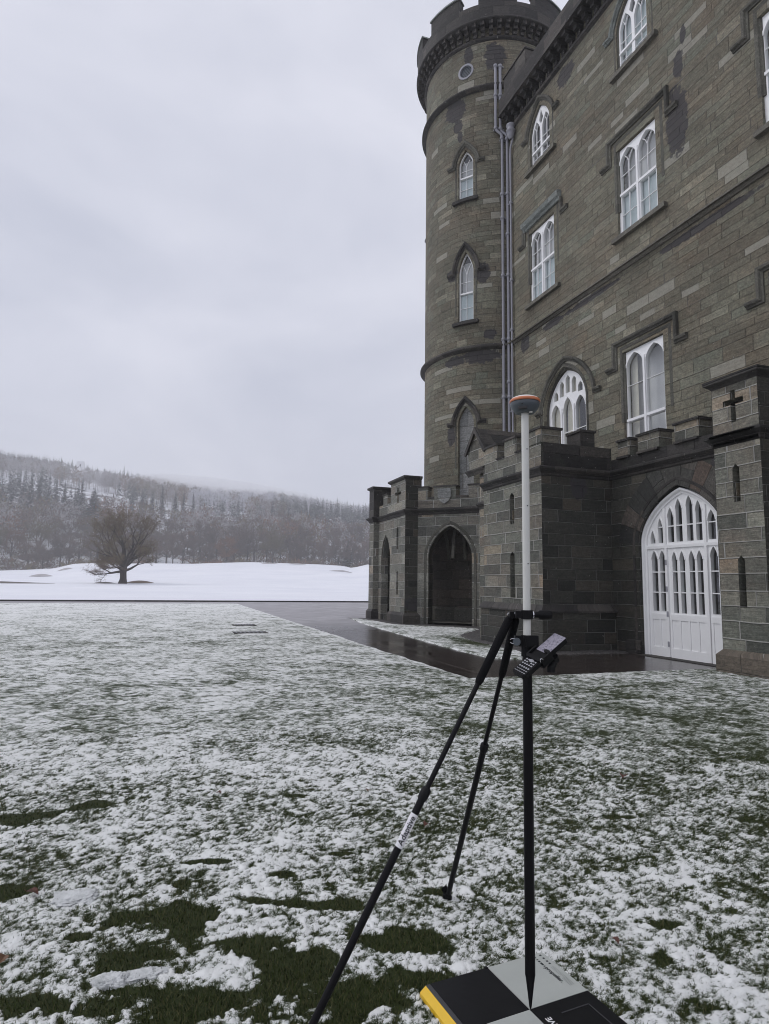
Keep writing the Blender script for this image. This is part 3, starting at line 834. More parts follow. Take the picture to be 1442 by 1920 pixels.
# ---------------------------------------------------------------- the porch in front of the castle wall
XF, YB, XD, XP = 7.95, 12.05, 9.85, 9.30
FX, BY, DW, PX, PY = map_x(XF), map_y(YB), map_x(XD), map_x(XP), map_y(7.62)
PLAN = lambda x, y, z=0.0: Vector((x, y, z))
def slit(c, v0, v1, w=0.21): return [(c - w / 2, v0), (c - w / 2, v1 - 0.08), (c, v1), (c + w / 2, v1 - 0.08), (c + w / 2, v0)]
sl = [slit(13.34, 1.16, 2.27), slit(13.34, 2.95, 3.72)]
MB().panel(rect(YB, 14.78, 0, 4.7), sl, FX, -0.22, 0.0, back=False, edge=False).build('porch_wall', M['porch'], castle)
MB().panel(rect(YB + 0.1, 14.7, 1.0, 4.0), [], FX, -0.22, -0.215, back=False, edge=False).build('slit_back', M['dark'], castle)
MB().panel(rect(XF, XD + 0.05, 0, 4.72), [], BY, -0.3, 0.0, back=False, edge=False).build('porch_wall', M['porch_wet_shaded'], castle)
O1 = arch(10.03, 1.15, 2.42, 3.56, 16, 0.3)
MB().panel([(8.5, 0)] + [(8.5, 4.42), (YB, 4.42), (YB, 0), (11.18, 0)] + O1[::-1] + [(8.88, 0)], [], DW, -0.3, 0.0, back=False).build('porch_wall', M['porch_wet_shaded'], castle)
MB().panel(rect(-2, 7.7, 0, 4.42), [], DW, -0.3, 0.0, back=False).build('porch_wall', M['porch'], castle)
# radiating stones round the door arch
MB().sweep([(x, z) for x, z in O1[::-1]], DW, [(0.0, 0.004), (0.62, 0.004)], cap=False, radial=True).build('voussoir_ring', masonry('voussoirs', 2.0, 0.30, [(p, tuple(x * 0.6 for x in c)) for p, c in PAL_PORCH[:-1]] + [(1.0, (0.13, 0.095, 0.075))],
        mortar=(0.13, 0.125, 0.115), mort=0.35, mw=0.006, seed=31.0, warp=0.05), castle)
jp = [(8.88, 0.0)] + O1 + [(11.18, 0.0)]
MB().sweep(jp[::-1], DW, [(0.0, -0.16), (0.03, -0.10), (0.04, -0.05), (0.09, -0.03), (0.11, 0.012), (0.17, 0.014), (0.18, 0.0)]).build('jamb_mould', M['dark'], castle)
# weathering and plinth of the projecting block
MB().sweep([(XF, 14.82), (XF, YB), (XD, YB)], PLAN, [(0.0, 0.0), (0.07, 0.0), (0.07, 0.86), (0.10, 0.87), (0.10, 0.91), (0.0, 1.02)], cap=False).build('plinth', M['porch_wet_shaded'], castle)
MB().sweep([(XF, 14.82), (XF, YB), (XD, YB)], PLAN, [(0.072, 0.855), (0.13, 0.862), (0.13, 0.90), (0.0, 1.03)]).build('weathering', M['dark'], castle)
MB().box(XD - 0.12, XD + 0.02, 11.19, 11.55, 0, 0.30).build('plinth', M['dark'], castle)
CORN = [(0.0, -0.16), (0.03, -0.13), (0.03, -0.09), (0.10, -0.02), (0.12, 0.0), (0.12, 0.04), (0.05, 0.07), (0.0, 0.09)]
def cornice(path, z, par=castle): return MB().sweep(path, PLAN, [(a, z + b) for a, b in CORN]).build('cornice', M['dark'], par)
cornice([(XF, 14.80), (XF, YB), (XD, YB), (XD, 8.50)], 4.10)
MB().sweep([(XD, 11.99), (XD, 8.6)], PLAN, [(0.004, 4.19), (0.004, 4.425), (-0.36, 4.425)]).build('parapet', M['dark'], castle)
MB().sweep([(XF + 0.06, YB), (XD, YB)], PLAN, [(0.004, 4.19), (0.004, 4.725), (-0.36, 4.725)]).build('parapet', M['dark'], castle)
MB().box(XD + 0.3, D, 2, 11.8, 4.3, 4.36).build('roof', M['lead'], castle)
MB().box(XF + 0.3, D, 12.2, 14.6, 4.3, 4.36).build('roof', M['lead'], castle)

def merlon(mp, u0, u1, v0, v1, mat='porch', depth=0.36, front=0.0, cap='dark'):
    o = MB().mbox(mp, u0, u1, v0, v1, -depth, front).build('merlon', M[mat], castle)
    MB().mbox(mp, u0 - 0.03, u1 + 0.03, v1, v1 + 0.055, -depth - 0.03, front + 0.035).build('cap', M[cap], o)
    return o
for a, b in ((14.06, 14.77), (13.14, 13.68)): merlon(FX, a, b, 4.7, 5.06)
merlon(FX, YB, 12.53, 4.72, 5.04, depth=0.55)
MB().sweep([(XF, 14.06), (XF, 13.68)], PLAN, [(0.03, 4.66), (0.05, 4.70), (-0.36, 4.73)]).build('crenel_sill', M['dark'], castle)
MB().sweep([(XF, 13.14), (XF, 12.53)], PLAN, [(0.03, 4.66), (0.05, 4.70), (-0.36, 4.73)]).build('crenel_sill', M['dark'], castle)
merlon(BY, 9.03, 9.43, 4.725, 5.06, 'dark', 0.5)
for a, b in ((11.36, 11.76), (10.46, 11.10), (9.40, 10.02)):
    m_ = merlon(DW, a, b, 4.425, 4.80, 'porch')
    MB().mbox(DW, a + 0.0, b, 4.40, 4.45, -0.38, 0.06).build('base_course', M['dark'], m_)

# gabled buttress behind the block
def gable():
    m = MB()
    m.panel([(14.78, 0.0), (14.78, 4.62), (15.32, 4.62), (15.32, 0)], [], map_x(8.12), -2.0, 0.0)
    m.panel([(14.74, 4.62), (14.74, 5.12), (15.28, 5.74), (15.80, 5.20), (15.72, 4.62)], [], map_x(8.0), -1.6, 0.0)
    o = m.build('gabled_buttress', M['porch'], castle)
    r = MB()
    r.face([(7.93, 14.68, 5.08), (9.6, 14.68, 5.08), (9.6, 15.28, 5.80), (7.93, 15.28, 5.80)])
    r.face([(7.93, 15.28, 5.80), (9.6, 15.28, 5.80), (9.6, 15.88, 5.16), (7.93, 15.88, 5.16)])
    r.sweep([(14.68, 5.04), (15.28, 5.76), (15.88, 5.12)][::-1], map_x(8.0), [(0, 0.0), (-0.06, 0.08), (0.05, 0.08), (0.05, 0.0)])
    r.build('buttress_roof', M['dark'], o)
    MB().sweep([(15.8, 4.58), (14.74, 4.58)], map_x(8.0), [(-0.1, 0), (-0.04, 0.03), (0.02, 0.09), (0.06, 0.09), (0.06, 0)]).build('string_course', M['dark'], o)
    MB().sweep([(15.36, 3.62), (14.78, 3.62)], map_x(8.12), [(-0.1, 0), (-0.04, 0.03), (0.02, 0.1), (0.06, 0.1), (0.12, 0)]).build('string_course', M['dark'], o)
gable()

# pier at the near side of the door
cr = [(8.06, 4.36), (8.06, 4.68), (7.90, 4.68), (7.90, 4.78), (8.06, 4.78), (8.06, 4.94), (8.16, 4.94), (8.16, 4.78), (8.32, 4.78), (8.32, 4.68), (8.16, 4.68), (8.16, 4.36)]
MB().panel(rect(7.62, 8.55, 0, 5.1), [slit(8.10, 1.13, 2.02, .14), slit(8.12, 2.95, 3.62, .14), cr], PX, -0.2, 0.0, back=False, edge=False).build('pier', M['porch'], castle)
MB().panel(rect(7.7, 8.5, 0.5, 5.0), [], PX, -0.2, -0.195, back=False, edge=False).build('slit_back', M['dark'], castle)
pp = MB(); pp.panel(rect(XP, XD + 0.9, 0, 5.1), [], PY, -0.2, 0.0, back=False, edge=False); pp.mbox(map_y(8.55), XP, XD + 0.9, 0, 5.1, -0.01, 0.0)
pp.build('pier', M['porch_wet_shaded'], castle)
PR = [(XD + 0.9, 8.55), (XP, 8.55), (XP, 7.62), (XD + 0.9, 7.62)]
cornice(PR[1:], 4.12); 
MB().sweep([(XD, 8.55)] + PR[1:3], PLAN, [(a, 4.12 + b) for a, b in CORN]).build('cornice', M['dark'], castle)
MB().sweep(PR, PLAN, [(0.0, 5.04), (0.03, 5.08), (0.10, 5.13), (0.11, 5.2), (0.0, 5.215), (-0.5, 5.22)]).build('cap', M['dark'], castle)
MB().sweep(PR, PLAN, [(0.09, 0.0), (0.09, 0.30), (0.0, 0.40)]).build('plinth', masonry('brown_plinth', 0.8, 0.36, [(0, (0.10, 0.085, 0.066)), (1, (0.15, 0.125, 0.098))], mort=0.6, mw=0.007, seed=3.0), castle)

# ---------------------------------------------------------------- the door set
DX = map_x(10.0)
door = None
dm = MB()
dout = light(10.03 - 1.115, 10.03 + 1.115, 0.0, 2.42, 3.48, 16, 0.3)
hol = []
for a, b in ((10.79, 10.955), (10.56, 10.725)): hol.append(light(a, b, 0.95, 2.06, 2.24, 6, 0.5))
for a, b in ((10.245, 10.375), (10.04, 10.17), (9.785, 9.925), (9.585, 9.725)): hol.append(light(a, b, 0.93, 2.02, 2.20, 6, 0.5))
for a, b in ((9.22, 9.40), (8.99, 9.16)): hol.append(light(a, b, 0.95, 2.06, 2.26, 6, 0.5))
FAN = ((10.835, 10.96, 2.68), (10.61, 10.74, 2.93), (10.30, 10.46, 3.13), (10.07, 10.235, 3.29), (9.79, 9.95, 3.33), (9.565, 9.715, 3.20), (9.24, 9.42, 2.98))
for a, b, t in FAN: hol.append(light(a, b, 2.40, t - 0.2, t, 6, 0.5))
dm.panel(dout, hol, DX, -0.09, 0.0)
dm.mbox(DX, 8.95, 11.12, 2.28, 2.34, 0.0, 0.03)                     # transom
for y in (10.52, 9.48): dm.mbox(DX, y - 0.03, y + 0.03, 0.02, 2.28, 0.0, 0.035)   # mullions
for y in (10.54, 9.48): dm.mbox(DX, y - 0.028, y + 0.028, 2.34, 3.14, 0.0, 0.03)
for h in hol: dm.sweep(h[1:-1][::-1], DX, [(0.0, 0.0), (0.0, 0.014), (0.02, 0.014), (0.03, 0.0)])
dm.sweep(dout[::-1], DX, [(-0.085, 0.0), (-0.08, 0.03), (-0.04, 0.035), (-0.02, 0.08), (0.0, 0.09), (0.03, 0.08), (0.03, 0.0)])
def rail_frame(y0, y1, splits):
    dm.mbox(DX, y0, y1, 0.78, 0.90, 0.0, 0.016)
    dm.mbox(DX, y0, y1, 0.0, 0.20, 0.0, 0.016)
    for y in [y0 + 0.03] + list(splits) + [y1 - 0.03]: dm.mbox(DX, y - 0.026, y + 0.026, 0.20, 0.78, 0.0, 0.014)
rail_frame(10.56, 11.02, (10.76,)); rail_frame(9.52, 10.48, (10.22, 9.98, 9.75)); rail_frame(9.0, 9.44, (9.2,))
door = dm.build('door', M['white'], castle)
b = MB(); t = 0.011
for a, c_ in ((10.56, 10.955), (9.585, 10.375), (8.99, 9.40)):
    for z in (1.35, 1.78): b.mbox(DX, a, c_, z - t, z + t, -0.06, -0.012)
for a, c_, t2 in FAN:
    if t2 > 2.9: b.mbox(DX, a, c_, 2.74 - t, 2.74 + t, -0.06, -0.012)
b.build('glazing_bar', M['white'], door)
glaze(door, light(10.03 - 1.05, 10.03 + 1.05, 0.3, 2.42, 3.40, 14, 0.3), DX, -0.07)
for z in (0.28, 0.90, 1.42, 1.98): MB().box(9.955, 9.998, 10.497, 10.54, z - 0.055, z + 0.055).build('hinge', M['iron'], door)
bx = MB(); bx.box(12.0, 12.1, 8.4, 12.0, 0.0, 4.2); bx.box(10.15, 12.1, 8.45, 8.5, 0, 4.2); bx.box(10.15, 12.1, 11.9, 11.95, 0, 4.2); bx.box(10.1, 12.1, 8.4, 12, 0.0, 0.01); bx.box(10.14, 12.1, 8.4, 12, 3.9, 4.0)
bx.build('interior', M['redroom'], castle)
MB().box(9.72, 10.02, 8.9, 11.2, 0.0, 0.012).build('threshold', M['dark'], castle)

M['inner'] = masonry('shade_dark_stone', 0.8, 0.33, [(0, (0.042, 0.036, 0.030)), (0.6, (0.065, 0.055, 0.046)), (1, (0.085, 0.068, 0.055))], mort=0.3, mw=0.008, seed=41.0)  # darkened stone colour that carries the shade inside the walk
# ---------------------------------------------------------------- the cloister walk round the tower foot
C0 = Vector((8.70, 21.25, 0)); CD = Vector((1, -1, 0)).normalized()
CM = map_line(C0, CD, (-1, -1, 0))
AM = map_x(8.24)
ap = light(0.42, 2.07, 0.0, 2.45, 3.56, 14, 0.3)
MB().panel(rect(-0.1, 2.36, 0, 4.62), [ap], CM, -0.45, 0.0, back=True).build('cloister_wall', M['cloister'], castle)
MB().sweep(ap[::-1], CM, [(0.0, -0.45), (0.0, -0.1), (0.05, -0.04), (0.08, 0.015), (0.16, 0.02), (0.17, 0.0)]).build('jamb_mould', M['trim'], castle)
MB().panel(rect(22.8, 24.45, 0, 4.62), [light(22.98, 24.02, 0, 2.5, 3.4, 12, 0.3)], AM, -0.3, 0.0).build('cloister_wall', M['cloister'], castle)
P1c, P1p = [], []
x1, y1, y2 = 8.2, 21.25, 22.85
MB().panel(rect(y1, y2, 0, 5.38), [slit((y1 + y2) / 2, 1.05, 1.95, .2), slit((y1 + y2) / 2, 2.75, 3.6, .2),
      [((y1 + y2) / 2 + a, b_) for a, b_ in ((-.09, 4.5), (-.09, 4.8), (-.32, 4.8), (-.32, 4.92), (-.09, 4.92), (-.09, 5.08), (.09, 5.08), (.09, 4.92), (.32, 4.92), (.32, 4.8), (.09, 4.8), (.09, 4.5))]],
      map_x(x1), -0.18, 0.0, back=False, edge=False).build('pier', M['cloister'], castle)
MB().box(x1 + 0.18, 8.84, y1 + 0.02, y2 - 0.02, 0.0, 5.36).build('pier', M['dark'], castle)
MB().panel(rect(x1, 8.84, 0, 5.38), [], map_y(y1), -0.1, 0.0, back=False, edge=False).build('pier', M['porch_wet_shaded'], castle)
def pier_trim(x, ya, yb, xe, top):
    pth = [(xe, yb), (x, yb), (x, ya), (xe, ya)]
    cornice(pth, 4.12)
    MB().sweep(pth, PLAN, [(0.0, top - 0.06), (0.06, top - 0.02), (0.10, top), (0.10, top + 0.07), (-0.4, top + 0.1)]).build('cap', M['dark'], castle)
    MB().sweep(pth, PLAN, [(0.08, 0.0), (0.08, 0.32), (0.0, 0.42)]).build('plinth', M['dark'], castle)
pier_trim(x1, y1, y2, 8.84, 5.36)
MB().box(x1 + 0.05, 8.8, y1 + 0.05, y2 - 0.05, 5.38, 5.46).build('roof', M['dark'], castle)
m = MB(); m.box(8.02, 8.9, 24.4, 24.95, 0, 4.2)
m.build('pier', M['cloister'], castle)
MB().box(8.0, 8.92, 24.38, 24.97, 4.2, 5.4).build('pier_top', M['dark'], castle)
pier_trim(8.02, 24.4, 24.95, 8.9, 5.38)
MB().panel(rect(0, 2.4, 0, 4.62), [light(0.4, 2.0, 0.0, 2.45, 3.56, 14, 0.3)], map_line((8.6, 24.95, 0), (1, 1, 0), (-1, 1, 0)), -0.4, 0.0).build('cloister_wall', M['cloister'], castle)
cornice([(8.24, 24.4), (8.24, 22.85)], 4.12)
def mpt(p): return (p.x, p.y)
cornice([mpt(CM(0.05, 0)), mpt(CM(2.36, 0))], 4.14)
for a, b_ in ((-0.08, 0.40), (0.62, 1.48), (1.95, 2.36)): merlon(CM, a, b_, 4.62, 4.99, 'cloister', 0.34)
for a, b_ in ((0.40, 0.62), (1.48, 1.95)): MB().mbox(CM, a, b_, 4.58, 4.64, -0.36, 0.05).build('crenel_sill', M['dark'], castle)
for a, b_ in ((23.35, 23.85),): merlon(AM, a, b_, 4.62, 4.99, 'cloister', 0.34)
MB().panel([(0.80, 4.92), (1.30, 4.92), (1.30, 4.62), (1.22, 4.47), (1.05, 4.36), (0.88, 4.47), (0.80, 4.62)], [], CM, -0.02, 0.07).build('shield', M['blind'], castle)
# plain return wall, walk ceiling and inner details
MB().panel(rect(15.3, 19.75, 0, 4.62), [], map_x(10.34), -0.4, 0.0).build('cloister_wall', M['cloister'], castle)
MB().face([(8.6, 21.3, 3.95), (10.4, 19.6, 3.95), (12.6, 19.6, 3.95), (14.0, 26.0, 3.95), (9.5, 27.3, 3.95), (8.6, 26.3, 3.95)]).face(
    [(8.6, 21.3, 4.4), (10.4, 19.6, 4.4), (12.6, 19.6, 4.4), (14.0, 26.0, 4.4), (9.5, 27.3, 4.4), (8.6, 26.3, 4.4)]).build('cloister_ceiling', M['dark'], castle)
rb = MB()
for a in (0.15, 1.2, 2.3):
    p0 = CM(a, 0, -0.45); p1 = Vector((TC.x, TC.y, 0)) + (p0 - TC).normalized() * (RT + 0.02)
    rb.tube([p0 + Vector((0, 0, 2.4))] + [p0.lerp(p1, s) + Vector((0, 0, 2.4 + 1.45 * sin(pi * s) ** 0.6)) for s in (0.1, 0.25, 0.5, 0.75, 0.9)] + [p1 + Vector((0, 0, 2.4))], 0.07, 6)
rb.build('vault_rib', M['trim'], castle)
u0 = radians(-118) * RT
MB().panel(light(u0 - 0.62, u0 + 0.5, 0.85, 2.3, 3.0, 10, 0.4), [], map_cyl, 0.0, 0.03, cuts=[u0 - 0.4, u0 - 0.2, u0, u0 + 0.2], back=False).build('niche_door', M['reddoor'], castle)
MB().sweep(light(u0 - 0.64, u0 + 0.52, 0.85, 2.3, 3.02, 10, 0.4)[::-1], map_cyl, [(0, 0.0), (0.0, 0.08), (0.09, 0.09), (0.11, 0.0)]).build('jamb_mould', M['trim'], castle)
MB().lathe((TC.x, TC.y, 0), [(RT + 0.014, 0.5), (RT + 0.014, 3.93)], 64).build('shade_skin', M['inner'], castle)  # added skin over the tower foot, the walk's shade painted as darker stone
MB().lathe((TC.x, TC.y, 0), [(RT + 0.12, 0), (RT + 0.12, 0.5), (RT, 0.6)], 64).build('plinth', M['trim'], castle)
MB().face([(8.75, 21.2, 0.1), (10.4, 19.5, 0.1), (13, 20, 0.1), (10.2, 26, 0.1), (8.75, 25, 0.1)]).build('floor', M['trim'], castle)

# ---------------------------------------------------------------- ground
def vnoise(x, y, seed=0):
    xi = np.floor(x); yi = np.floor(y); fx = x - xi; fy = y - yi
    xi = xi.astype(np.int64); yi = yi.astype(np.int64)
    def h(a, b):
        v = (a * 374761393 + b * 668265263 + seed * 974634777) & 0xFFFFFFFF
        v = ((v ^ (v >> 13)) * 1274126177) & 0xFFFFFFFF
        v = ((v ^ (v >> 16)) * 2246822519) & 0xFFFFFFFF
        return ((v ^ (v >> 15)) & 0xFFFFFF) / float(0x1000000)
    sx = fx * fx * (3 - 2 * fx); sy = fy * fy * (3 - 2 * fy)
    return (h(xi, yi) * (1 - sx) + h(xi + 1, yi) * sx) * (1 - sy) + (h(xi, yi + 1) * (1 - sx) + h(xi + 1, yi + 1) * sx) * sy
def fbm(x, y, f, oct=4, seed=0, gain=0.5):
    s = 0; a = 1; t = 0
    c, s_ = cos(0.6), sin(0.6)
    for i in range(oct):
        s = s + a * vnoise(x * f + 13.7 * i, y * f - 7.1 * i, seed + i); t += a; a *= gain; f *= 2.03
        x, y = c * x - s_ * y, s_ * x + c * y
    return s / t

BARE = [(-.78, 4.48, .26, .09), (-.36, 4.55, .12, .09), (-.64, 4.19, .05, .03), (-.57, 3.44, .14, .06), (.0, 3.73, .08, .035),
        (.03, 3.04, .22, .06), (.16, 2.95, .11, .15), (-.09, 2.74, .15, .10), (.18, 2.40, .27, .13), (.42, 2.68, .20, .06), (.57, 2.50, .19, .17), (.64, 2.28, .20, .16),
        (.92, 2.57, .28, .075), (.74, 2.90, .15, .045), (-.36, 2.58, .13, .06), (.05, 2.38, .22, .05), (.36, 2.27, .12, .07), (.89, 4.37, .09, .025), (1.32, 2.84, .07, .045),
        (-.02, 2.53, .12, .035), (.62, 3.25, .06, .03), (2.1, 2.3, .07, .03), (1.9, 2.1, .05, .04), (2.75, 3.4, .10, .03), (.3, 3.5, .10, .025), (.95, 2.28, .10, .06),
        (.15, 3.30, .05, .05), (.45, 3.05, .06, .03), (-.75, 3.0, .10, .02), (.95, 3.4, .06, .02), (-.25, 2.95, .05, .03)]
KEEP = [(.25, 2.555, .13, .075), (.31, 2.46, .06, .05), (-.07, 2.60, .13, .04)]
RX, RY = RIGHT.x, RIGHT.y
def thickness(x, y):
    """how thick the thawing snow lies"""
    w1 = fbm(x, y, 1.7, 3, 5) - 0.5
    wx = x + 0.05 * (fbm(x, y, 6, 2, 11) - 0.5); wy = y + 0.05 * (fbm(x, y, 6, 2, 12) - 0.5)
    d = np.sqrt(x * x + y * y)
    n1 = fbm(wx, wy, 4.5, 3, 1) - 0.5
    n2 = fbm(wx, wy, 21, 3, 2) - 0.5
    n3 = fbm(wx, wy, 52, 2, 3) - 0.5
    n4 = fbm(x, y, 130, 2, 4) - 0.5
    nf_ = np.clip((9.0 - d) / 4.0, 0, 1)      # beyond this the finest flecks live in the material
    T = 0.435 + 0.46 * w1 + 0.40 * n1 + 0.80 * n2 + (0.95 * n3 + 0.6 * n4) * nf_
    T = T + 0.20 * np.clip((d - 7) / 25, 0, 1) - 0.12 * np.clip((x - 1.2) / 3, 0, 1) * np.clip((12 - y) / 4, 0, 1)
    near = np.clip((y - 1.2) / 0.5, 0, 1)
    edge = 2.6 * (fbm(x, y, 8, 4, 21) - 0.5) + 0.7 * n3 + 0.5 * n2 + 0.16
    for (cx, cy, a, b) in BARE:
        u = ((x - cx) * RX + (y - cy) * RY) / a; v = ((x - cx) * -RY + (y - cy) * RX) / b
        q = np.sqrt(u * u + v * v) + edge
        T = np.where(q < 1.25, np.minimum(T, (q - 1.0) * 1.6), T)
    for (cx, cy, a, b) in KEEP:
        u = ((x - cx) * RX + (y - cy) * RY) / a; v = ((x - cx) * -RY + (y - cy) * RX) / b
        q = np.sqrt(u * u + v * v) + edge
        T = np.where(q < 1.0, np.maximum(T, 0.45 + 0.6 * (1.0 - q) + n2 * 0.8), T)
    return T

def grid_mesh(name, X, Y, Z, mat, attr=None, smooth=True, extra=()):
    r, c = X.shape
    me = bpy.data.meshes.new(name)
    co = np.stack([X, Y, Z], -1).reshape(-1, 3).astype(np.float32)
    idx = np.arange(r * c).reshape(r, c)
    q = np.stack([idx[:-1, :-1], idx[:-1, 1:], idx[1:, 1:], idx[1:, :-1]], -1).reshape(-1, 4)
    for (X2, Y2, Z2, A2) in extra:
        r2, c2 = X2.shape; i2 = np.arange(r2 * c2).reshape(r2, c2) + len(co)
        co = np.concatenate([co, np.stack([X2, Y2, Z2], -1).reshape(-1, 3).astype(np.float32)])
        q = np.concatenate([q, np.stack([i2[:-1, :-1], i2[:-1, 1:], i2[1:, 1:], i2[1:, :-1]], -1).reshape(-1, 4)])
        attr = np.concatenate([np.ravel(attr), np.ravel(A2)])
    raw_mesh(me, co, q)
    if attr is not None:
        a = me.attributes.new('snow', 'FLOAT', 'POINT'); a.data.foreach_set('value', np.ravel(attr).astype(np.float32))
    if smooth: me.polygons.foreach_set('use_smooth', np.ones(len(q), bool))
    me.materials.append(mat); me.update()
    o = bpy.data.objects.new(name, me); col.objects.link(o)
    return o

def raw_mesh(me, co, faces, mi=None):
    k = faces.shape[1]
    me.vertices.add(len(co)); me.vertices.foreach_set('co', np.ascontiguousarray(co, np.float32).ravel())
    me.loops.add(faces.size); me.loops.foreach_set('vertex_index', np.ascontiguousarray(faces, np.int32).ravel())
    me.polygons.add(len(faces)); me.polygons.foreach_set('loop_start', np.arange(0, faces.size, k, dtype=np.int32))
    if mi is not None: me.polygons.foreach_set('material_index', np.ascontiguousarray(mi, np.int32))
    me.update(calc_edges=True)

def lawn_mat():
    k = NT('snowy_grass')
    at = k.new('ShaderNodeAttribute'); at.attribute_name = 'snow'
    p = k.geo()
    n1 = k.noise(p, 62, 5, 0.7); n2 = k.noise(p, 210, 3, 0.65); n3 = k.noise(p, 9, 4, 0.6)
    m = k.math('ADD', at.outputs['Fac'], k.math('MULTIPLY_ADD', n1, 1.25, -0.625))
    m = k.math('ADD', m, k.math('MULTIPLY_ADD', n2, 0.9, -0.45))
    ln_ = k.new('ShaderNodeVectorMath'); ln_.operation = 'LENGTH'; k.link(p, ln_.inputs[0])
    n0 = k.noise(p, 7.5, 7, 0.8)
    m = k.math('MULTIPLY_ADD', k.math('SUBTRACT', n0, 0.5), k.math('MULTIPLY', k.smooth(ln_.outputs['Value'], 4.5, 9.0), 2.1), m)
    sn = k.ramp(n3, [(0.3, (0.80, 0.81, 0.79)), (0.75, (0.93, 0.935, 0.92))])
    gr = k.ramp(n2, [(0.25, (0.014, 0.020, 0.007)), (0.6, (0.036, 0.046, 0.014)), (0.85, (0.065, 0.064, 0.026))])
    mid = k.ramp(n2, [(0.3, (0.12, 0.14, 0.09)), (0.7, (0.42, 0.45, 0.40))])
    c = k.mix(k.smooth(m, 0.20, 0.30), gr, mid)
    c = k.mix(k.smooth(m, 0.34, 0.58), c, sn)
    h = k.math('ADD', k.math('MULTIPLY', k.smooth(m, 0.2, 0.8), 1.0), k.math('MULTIPLY', n2, 0.5))
    k.set(c, 0.7, k.bump(h, 0.6, 0.008), spec=0.15)
    return k.m
M['lawn'] = lawn_mat()

def lawn_z(T, x, y):
    return 0.010 + 0.009 * np.clip(T * 1.4 - 0.2, 0, 1.3) + 0.012 * (fbm(x, y, 1.1, 2, 31) - 0.5) * np.clip((9.5 - np.maximum(y, 0)) / 2, 0.3, 1) 
XL, YC, YE = 4.55, 8.90, 42.3
# near patch, finer towards the spot where the rig stands
ang = np.concatenate([np.linspace(-80, -18, 60)[:-1], np.linspace(-18, 56, 520), np.linspace(56, 88, 40)[1:]])
ang = np.radians(ang)
lim = np.minimum(np.where(np.cos(ang) > 0.03, YC / np.maximum(np.cos(ang), 0.03), 60), np.where(np.sin(ang) > 0.05, 13.0 / np.maximum(np.sin(ang), 0.05), 60))
lim = np.minimum(lim, 30)
t = np.linspace(0, 1, 560)[:, None]
R_ = 0.8 * (lim[None, :] / 0.8) ** t
Xn = R_ * np.sin(ang)[None, :]; Yn = R_ * np.cos(ang)[None, :]
Tn = thickness(Xn, Yn)
Zn = lawn_z(Tn, Xn, Yn)
# far patch, straight edge along the path
yy = YC * (YE / YC) ** np.linspace(0, 1, 420)[:, None]
s = np.linspace(0, 1, 640)[None, :] ** 0.9
Xf = XL - s * (XL + 4.0 + 0.95 * yy); Yf = yy + 0 * Xf
Xf = Xf + 0.16 * (fbm(0 * Xf + 3.0, Yf, 2.2, 4, 44) - 0.5) * np.clip(1 - s / 0.02, 0, 1)
Tf = thickness(Xf, Yf) + 0.25 * np.exp(-((XL - Xf) / 0.12) ** 2)
Zf = lawn_z(Tf, Xf, Yf)
Zf = np.where((s == 0) | (yy >= YE - 0.01), 0.0, Zf)
lawn = grid_mesh('lawn', Xn, Yn, Zn, M['lawn'], Tn, extra=[(Xf, Yf, Zf, Tf)])
tag(lawn, kind='structure')

# mown blades standing out of the thaw, close by
nb = 330000
a_ = np.radians(RNG.uniform(-17, 55, nb)); r_ = 1.15 * (6.5 / 1.15) ** RNG.uniform(0, 1, nb) ** 0.9
bx_, by_ = r_ * np.sin(a_), r_ * np.cos(a_)
bt = thickness(bx_, by_)
ok = (bt < 0.42 + RNG.normal(0, 0.10, nb)) & ~((np.abs((bx_ - 1.221) * 0.9958 + (by_ - 1.966) * 0.091) < 0.28) & (np.abs(-(bx_ - 1.221) * 0.091 + (by_ - 1.966) * 0.9958) < 0.26))
bx_, by_, bt, r_ = bx_[ok], by_[ok], bt[ok], r_[ok]
n = len(bx_)
ln = RNG.uniform(0.012, 0.030, n) * np.where(bt > 0.15, 0.8, 1.0); wd = RNG.uniform(0.0012, 0.0024, n) * np.maximum(1, r_ / 2.6)
fa_ = RNG.uniform(0, 2 * pi, n); le = RNG.uniform(0.3, 1.5, n)
z0 = 0.008 + 0.012 * (fbm(bx_, by_, 1.1, 2, 31) - 0.5)
dx, dy = np.cos(fa_), np.sin(fa_)
base = np.stack([bx_, by_, z0], -1); side = np.stack([-dy * wd, dx * wd, 0 * wd], -1)
tip = base + np.stack([dx * ln * np.sin(le), dy * ln * np.sin(le), ln * np.cos(le) * 0.8 + 0.004], -1)
co = np.stack([base - side, base + side, tip], 1).reshape(-1, 3)
gm = bpy.data.meshes.new('grass'); raw_mesh(gm, co, np.arange(3 * n).reshape(-1, 3), RNG.integers(0, 3, n))
for nm, c in (('grass_green', (0.038, 0.052, 0.014)), ('grass_dark', (0.018, 0.026, 0.008)), ('grass_straw', (0.080, 0.080, 0.036))): gm.materials.append(plain(nm, c, 0.8, var=0.3, scale=3, spec=0.1))
go = bpy.data.objects.new('grass', gm); col.objects.link(go); tag(go, 'short dark grass blades showing through the thin snow', 'grass', kind='stuff')

def lump_mat():
    k = NT('trodden_snow'); p = k.geo()
    n1 = k.noise(p, 30, 6, 0.7); n2 = k.noise(p, 180, 4, 0.7)
    c = k.ramp(n1, [(0.35, (0.62, 0.64, 0.63)), (0.6, (0.84, 0.85, 0.85))])
    k.set(c, 0.6, k.bump(k.math('ADD', n1, k.math('MULTIPLY', n2, 0.6)), 0.9, 0.012), spec=0.2); return k.m
M['lump'] = lump_mat()
